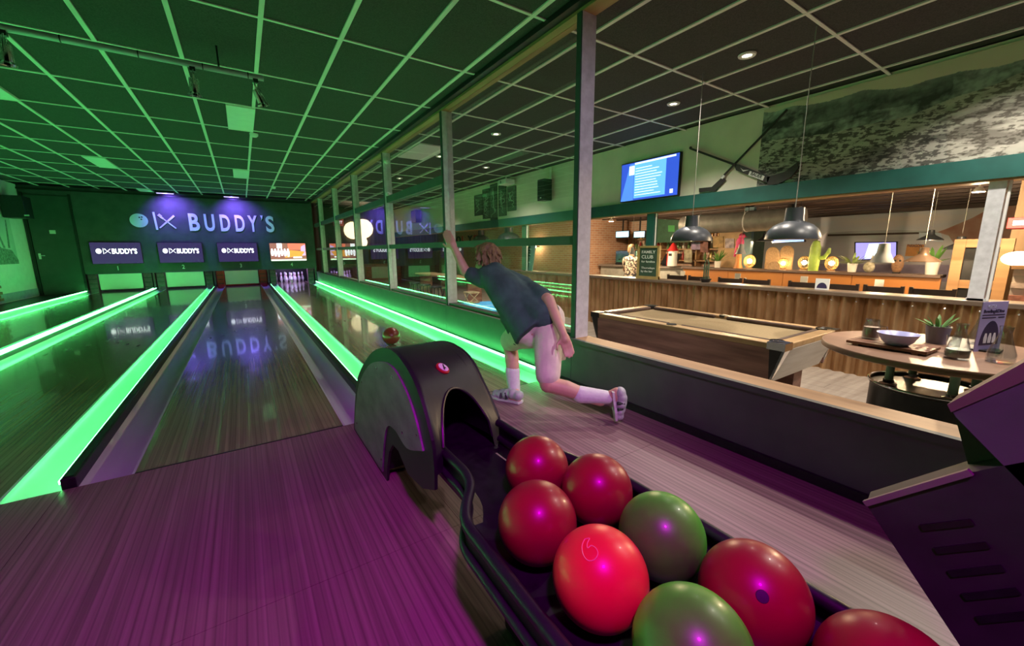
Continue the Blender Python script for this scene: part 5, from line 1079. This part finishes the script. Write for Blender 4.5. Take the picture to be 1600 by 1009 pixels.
for px, h_, w_, lab in [(1205, .42, .11, 'tall rattan arch ornament next to the small glowing lamp'), (1227, .44, .11, 'tall rattan arch ornament behind the small glowing lamp'), (1209, .15, .10, 'small rattan arch ornament in front of the tall ones'), (1440, .0, .0, '')]:
    if not h_: continue
    x = XB+.2 if h_ > .2 else XB+.03; y = lz(px, x); t = thing('rattan_arch', (x, y, ZL), lab, 'ornament')
    out = [(x, y+w_*math.cos(math.pi*i/14), ZL+h_-w_+w_*math.sin(math.pi*i/14)) for i in range(15)]
    MB().tube([(x, y+w_, ZL)]+out+[(x, y-w_, ZL)], .012, 8).build('arch_rim', m_rat, t, True); MB().prism([(x-.004, y+w_, ZL)]+[(x-.004, p[1], p[2]) for p in out]+[(x-.004, y-w_, ZL)], (.008, 0, 0)).build('woven_panel', m_rat, t)
y = lz(1402); t = thing('carved_mask', (XB+.1, y, ZL), 'oval carved wooden mask standing on the ledge below the violet television', 'ornament'); MB().sph((XB+.1, y, ZL+.15), (.03, .075, .15), 16, 12).build('face', M('carved_wood', (.25, .13, .06), .6, c2=(.12, .06, .03), scale=30), t, True)
for s_ in (-1, 1): MB().sph((XB+.072, y+s_*.03, ZL+.2), (.008, .015, .015), 8, 6).build('eye_hole', m_black, t, True)
MB().box((XB+.06, y-.04, ZL), (XB+.14, y+.04, ZL+.02)).build('stand', m_black, t)
y = lz(1358); t = thing('cat_figure', (XB+.1, y, ZL), 'small mottled animal figure on the ledge beneath the grey pendant', 'ornament'); q = MB(); q.sph((XB+.1, y, ZL+.09), (.06, .075, .09), 14, 10); q.sph((XB+.1, y-.05, ZL+.2), (.045, .05, .05), 12, 8); q.cyl((XB+.1, y-.03, ZL+.23), (XB+.1, y-.03, ZL+.29), .02, .003, 8); q.cyl((XB+.1, y-.075, ZL+.23), (XB+.1, y-.075, ZL+.29), .02, .003, 8); q.build('figure', M('mottled_clay', (.55, .5, .4), .7, c2=(.2, .18, .1), scale=20), t, True)
# caravan mural, posters, TV on the far wall
XF = 12.97
cv = thing('caravan_print', (XF, 2.4, ZL-.2), 'silver caravan mural with rounded ends on the far wall', 'mural')
m_al = M('caravan_silver', (.58, .56, .62), .35, .3, c2=(.44, .42, .5), scale=1.6, stretch=(1, .3, 2))
cp = [(1262, 470), (1265, 400), (1275, 375), (1292, 364), (1330, 361), (1400, 359), (1460, 361), (1482, 368), (1494, 385), (1500, 410), (1502, 470)]
MB().prism([D(px, py, XF) for px, py in cp], (.02, 0, 0)).build('body_print', m_al, cv); MB().prism([D(px, py, XF-.003) for px, py in [(1293, 366), (1460, 362), (1460, 365), (1293, 369)]], (.003, 0, 0)).build('roof_line', m_dj, cv); MB().prism([D(px, py, XF-.003) for px, py in [(1263, 412), (1500, 414), (1500, 440), (1262, 440)]], (.003, 0, 0)).build('skirt_print', M('caravan_violet', (.36, .30, .45), .5, var=.1), cv)
for px in (1430,): MB().prism([D(a, b, XF-.004) for a, b in [(1436, 363), (1470, 364), (1474, 378), (1436, 376)]], (.003, 0, 0)).build('window_print', M('caravan_glass', (.62, .70, .82), .3, var=.05), cv)
t = thing('far_television', (XF-.1, D(1368, 392, XF-.1).y, 1.0), 'wide television with a violet score picture on the caravan wall', 'television'); x = XF-.08
MB().prism([D(px, py, x) for px, py in [(1335, 378), (1335, 407), (1401, 405), (1402, 377)]], (.07, 0, 0)).build('case', m_black, t); s_ = MB().prism([D(px, py, x-.004) for px, py in [(1337, 379.5), (1337, 405.5), (1399.5, 403.5), (1400, 378.5)]], (.003, 0, 0)).build('screen', E_('far_tv_violet', (.30, .27, .75), 1.2), t); MB().prism([D(px, py, x-.008) for px, py in [(1358, 381), (1350, 404), (1388, 402.5), (1385, 380)]], (.003, 0, 0)).build('bright_table', E_('far_tv_light', (.65, .85, .95), 1.3), s_)
t = thing('far_television', (9.4, D(1232, 375, 9.4).y, 1.3), 'narrow glimpse of a bluish screen below the pool pendant nearer the round table', 'television'); MB().prism([D(px, py, 9.4) for px, py in [(1206, 368), (1206, 380), (1258, 378), (1258, 366)]], (.05, 0, 0)).build('case', m_black, t); MB().prism([D(px, py, 9.397) for px, py in [(1207, 369), (1207, 379), (1256, 377), (1256, 367)]], (.002, 0, 0)).build('screen', E_('mid_tv', (.25, .4, .8), 1.2), t); MB().box((9.42, D(1232, 375, 9.4).y-.02, 1.35), (9.46, D(1232, 375, 9.4).y+.02, 2.25)).build('hanger', m_black, t)
t = thing('orange_poster', (XF, D(1443, 390, XF).y, 1.0), 'orange poster with dark heading on the caravan wall', 'poster'); MB().prism([D(px, py, XF-.03) for px, py in [(1417, 382), (1414, 400), (1441, 400), (1444, 382)]], (.02, 0, 0)).build('sheet', M('orange_paper', (.62, .28, .08), .6, var=.1), t); q_ = MB(); put_text(q_, 'PARAGON', D(1417.5, 386, XF-.031), -Y, Z, .07, .002, .01, 1, width=(D(1418, 386, XF).y-D(1442, 386, XF).y)*.95); q_.build('heading', m_ink, t)
t = thing('framed_blackboard', (8.2, D(1530, 410, 8.2).y, ZF), 'large blackboard in a broad brown wooden frame beyond the grey column', 'blackboard'); x = 8.2; q_ = MB()
y0_, y1_ = D(1582, 400, x).y, D(1488, 400, x).y; MB().box((x, y0_+.08, ZF+.3), (x+.03, y1_-.08, D(1500, 383, x).z)).build('slate', m_black, t)
zt3 = D(1490, 374, x).z
for lo, hi in [((x-.03, y0_, ZF), (x+.05, y0_+.11, zt3)), ((x-.03, y1_-.11, ZF), (x+.05, y1_, zt3)), ((x-.028, y0_+.112, zt3-.11), (x+.05, y1_-.112, zt3-.001)), ((x-.028, y0_+.112, .62), (x+.05, y1_-.112, .73))]: MB().box(lo, hi).build('frame_board', m_brownwood, t)
# right end: plank wall, brick pier, exit sign, yellow lamp
wq_ = thing('wall_side', (8.6, .1, ZF), kind='structure')
ye_ = D(1572, 400, 8.6).y
for k in range(14): MB().box((8.6, ye_-.16*k-.155, ZF), (8.63, ye_-.16*k, 2.25)).build('plank', M('tan_plank', (.36, .24, .12), .6, c2=(.26, .16, .08), scale=9, stretch=(1, 1, .1)) if 'tan_plank' not in bpy.data.materials else bpy.data.materials['tan_plank'], wq_)
bp_ = thing('brick_pier', (7.4, .2, ZF), 'brick pier behind the lilac card at the end of the counter', 'pier'); yb0 = D(1574, 470, 7.4).y
m_b1 = M('pier_brick', (.42, .17, .12), .85, var=.3, scale=15, bump=.3); m_b2 = M('pier_brick_pale', (.52, .40, .34), .85, var=.25, scale=15, bump=.3)
MB().box((7.41, yb0-.9, ZF), (7.6, yb0, .93)).build('core', M('mortar', (.42, .36, .31), .9, var=.1), bp_)
for r in range(17):
    for c in range(4):
        ya = yb0-c*.22-(.11 if r % 2 else 0); 
        MB().box((7.385, max(ya-.205, yb0-.9), ZF+.01+r*.073), (7.41, min(ya, yb0), ZF+.01+r*.073+.062)).build('brick', m_b1 if 8 <= r <= 13 else m_b2, bp_)
MB().box((7.36, yb0-.92, .92), (7.62, yb0+.02, .96)).build('cap', m_brownwood, bp_)
t = thing('exit_sign', (8.5, D(1594, 348, 8.5).y, 1.4), 'small red illuminated sign on the plank wall', 'sign'); p = D(1594, 348, 8.55); MB().bev((8.55, p.y-.11, p.z-.07), (8.6, p.y+.11, p.z+.07), .006).build('box', E_('exit_red', (.8, .06, .06), .9), t); MB().box((8.547, p.y-.06, p.z-.03), (8.55, p.y+.06, p.z+.03)).build('symbol', m_scrw, t)
t = thing('oval_lamp', (7.8, D(1592, 404, 7.8).y, .96), 'glowing yellow oval lamp above the brick pier', 'lamp'); p = D(1592, 404, 7.5); MB().sph(p, (.11, .14, .085), 18, 12).build('shade', E_('oval_glow', (1, .66, .25), 5), t, True); MB().cyl((p.x, p.y, .96), (p.x, p.y, p.z-.07), .02).build('stem', m_brownwood, t)
# ducts under the dining ceiling
t = thing('air_duct', (7.4, 3, 1.75), 'round grey air duct below the dark joists', 'duct'); MB().cyl((8.4, 3.25, 1.70), (8.4, 5.6, 1.70), .2, n=24).build('duct', M('dull_duct', (.22, .21, .20), .55, .3, var=.15), t, True); 
for y in (3.3, 4.2, 5.2): MB().cyl((8.4, y-.01, 1.70), (8.4, y+.01, 1.70), .207, n=24).build('seam_ring', m_steel, t); MB().cyl((8.4, y, 1.88), (8.4, y, 2.25), .006, n=6).build('hanger', m_black, t)
# far blue column and dark-green booth panel
t = thing('beam_column', (8.9, D(1166, 380, 8.9).y, ZF), 'blue-grey column beside the pink bird figure', 'column'); yq = D(1166, 380, 8.9).y; MB().box((8.9, yq-.09, ZF), (9.0, yq+.09, 2.25)).build('shaft', M('blue_column', (.14, .24, .27), .6, var=.1), t); MB().box((8.88, yq-.11, ZF), (9.02, yq+.11, ZF+.1)).build('base', m_black, t)
t = thing('wall_cabinet', (9.6, D(1040, 370, 9.6).y, 1.1), 'dark green wall panel behind the pool pendant farther from the round table', 'panel'); MB().prism([D(px, py, 9.6) for px, py in [(1026, 342), (1024, 379), (1085, 378), (1088, 345)]], (.08, 0, 0)).build('panel', M('panel_green', (.03, .09, .05), .6, var=.2), t); MB().prism([D(px, py, 9.595) for px, py in [(1044, 352), (1044, 362), (1054, 362), (1054, 352)]], (.005, 0, 0)).build('emblem', M('emblem_green', (.06, .3, .08), .6, var=.1), t)
t = thing('poster_wall', (9.9, 3, ZF), 'panel wall hung with small colourful posters behind the bench', 'panel'); MB().box((9.9, D(1168, 390, 9.9).y, ZF), (9.95, 5.6, 1.9)).build('panel', M('warm_panel', (.42, .27, .14), .7, var=.2, scale=5), t)
for k, (px, py, w_, h_, c) in enumerate([(1122, 378, 16, 18, (.5, .3, .1)), (1140, 380, 14, 15, (.55, .45, .5)), (1087, 384, 14, 12, (.4, .3, .5)), (1100, 386, 12, 16, (.3, .12, .1)), (1075, 400, 12, 20, (.55, .5, .35))]):
    MB().prism([D(px-w_/2, py-h_/2, 9.88), D(px+w_/2, py-h_/2, 9.88), D(px+w_/2, py+h_/2, 9.88), D(px-w_/2, py+h_/2, 9.88)], (.015, 0, 0)).build('poster', M('poster_%d' % k, c, .6, c2=tuple(x*.4 for x in c), scale=10), t)
# ================================================================== SEEN THROUGH THE PARTITION
bt = thing('blue_table', (3.3, 4.6, ZF), 'blue-topped game table with wooden rim behind the partition', 'game table')
cbt = onz(752, 478, .06); bx_, by_ = cbt.x, cbt.y
m_blue = M('blue_cloth', (.03, .22, .55), .7, var=.15)
MB().bev((bx_-.6, by_-.7, -.02), (bx_+.6, by_+.7, .05), .01).build('rim', m_blue, bt); MB().box((bx_-.52, by_-.62, .045), (bx_+.52, by_+.62, .056)).build('bed', M('blue_bed', (.05, .33, .70), .7, var=.1), bt)
q_ = MB(); q_.box((bx_-.02, by_-.62, .056), (bx_+.0, by_+.62, .058)); q_.box((bx_-.52, by_, .056), (bx_+.52, by_+.02, .058)); q_.build('white_line', m_white, bt)
for a in (-.5, .5):
    for b2 in (-.6, .6): MB().box((bx_+a-.05, by_+b2-.05, ZF), (bx_+a+.05, by_+b2+.05, -.02)).build('leg', m_blue, bt)
cr_ = onz(737, 473, .058); k = thing('wooden_crate', (cr_.x, cr_.y, .058), 'small pale wooden crate with crossed slats on the blue table', 'crate')
m_cr = M('pale_pine', (.62, .48, .26), .6, c2=(.5, .36, .18), scale=10, stretch=(1, 1, .2)); w_ = .12; h_ = .24
for sx in (-1, 1):
    for sy in (-1, 1): MB().bar((cr_.x+sx*w_, cr_.y+sy*w_, .058), (cr_.x+sx*w_, cr_.y+sy*w_, .058+h_), .025, .025).build('corner_post', m_cr, k)
for z in (.072, .058+h_-.014):
    for sx in (-1, 1): MB().bar((cr_.x-w_, cr_.y+sx*w_, z), (cr_.x+w_, cr_.y+sx*w_, z), .02, .026).build('rail', m_cr, k); MB().bar((cr_.x+sx*w_, cr_.y-w_, z), (cr_.x+sx*w_, cr_.y+w_, z), .02, .026).build('rail', m_cr, k)
for s_ in (-1, 1): MB().bar((cr_.x-w_*s_, cr_.y-w_-.006, .067), (cr_.x+w_*s_, cr_.y-w_-.006, .058+h_-.01), .02, .012).build('cross_slat', m_cr, k); MB().bar((cr_.x-w_-.006, cr_.y-w_*s_, .067), (cr_.x-w_-.006, cr_.y+w_*s_, .058+h_-.01), .012, .02).build('cross_slat', m_cr, k)
lb = thing('long_bench_table', (5.0, 10.5, ZF), 'long pale wooden bar table behind the partition, past the blue table', 'table'); MB().bev((4.6, 8.9, .42), (5.2, 12.6, .47), .008).build('top', m_rail, lb)
for y in (9.1, 10.7, 12.4): MB().box((4.7, y, ZF), (5.1, y+.08, .42)).build('trestle', m_rw, lb)
for i, y in enumerate((9.4, 10.2, 11.0, 11.8)):
    t = thing('bar_stool', (4.3, y, ZF), 'black metal bar stool at the long bar table', 'stool', 'bar stools at the long table'); MB().lathe([(0, .0), (.16, 0), (.17, .02), (.15, .045), (0, .05)], (4.3, y, .18), 18).build('seat', m_black, t, True)
    for a, b2 in ((-.13, -.13), (.13, -.13), (-.13, .13), (.13, .13)): MB().cyl((4.3+a*1.2, y+b2*1.2, ZF), (4.3+a*.7, y+b2*.7, .18), .012, n=8).build('leg', m_black, t)
ll = thing('lobed_lamp', (4.0, 18.8, 1.3), 'big glowing cream lamp of three lobes on the end wall', 'lamp'); pL = ony(553, 362, 18.9)
q_ = MB(); 
for px, py, r in [(551, 360, .38), (568, 357, .42), (565, 378, .26)]: p = ony(px, py, 18.9); q_.sph(p, (r, .1, r), 20, 12)
remeshed(q_, 'glowing_lobes', E_('lobe_glow', (1, .78, .45), 3), ll, .03, 3); MB().cyl((pL.x, 18.88, pL.z), (pL.x, 18.99, pL.z), .06).build('wall_mount', m_black, ll)
t = thing('exit_sign', (3.0, 18.9, 2.2), 'dim red exit sign on the plank end wall', 'sign'); p = ony(529, 347, 18.9); MB().bev((p.x-.2, 18.88, p.z-.16), (p.x+.2, 18.975, p.z+.16), .01).build('box', E_('exit_red_dim', (.45, .09, .06), .6), t); put_text(MB(), 'EXIT', (p.x-.15, 18.879, p.z-.06), X, Z, .12, .003, .01, 1, width=.3).build('lettering', m_scrw, t)
cb2 = thing('wooden_cabinet', (5.0, 18.4, ZF), 'low wooden cabinet against the plank end wall', 'cabinet'); MB().bev((3.4, 18.4, ZF), (5.6, 18.95, .6), .01).build('body', m_brownwood, cb2)
for k in range(3): d_o = MB().box((3.45+k*.72, 18.385, ZF+.05), (3.45+k*.72+.68, 18.4, .55)).build('door', m_rail, cb2); MB().sph((3.45+k*.72+.6, 18.375, .15), .02, 8, 6).build('knob', m_black, d_o, True)
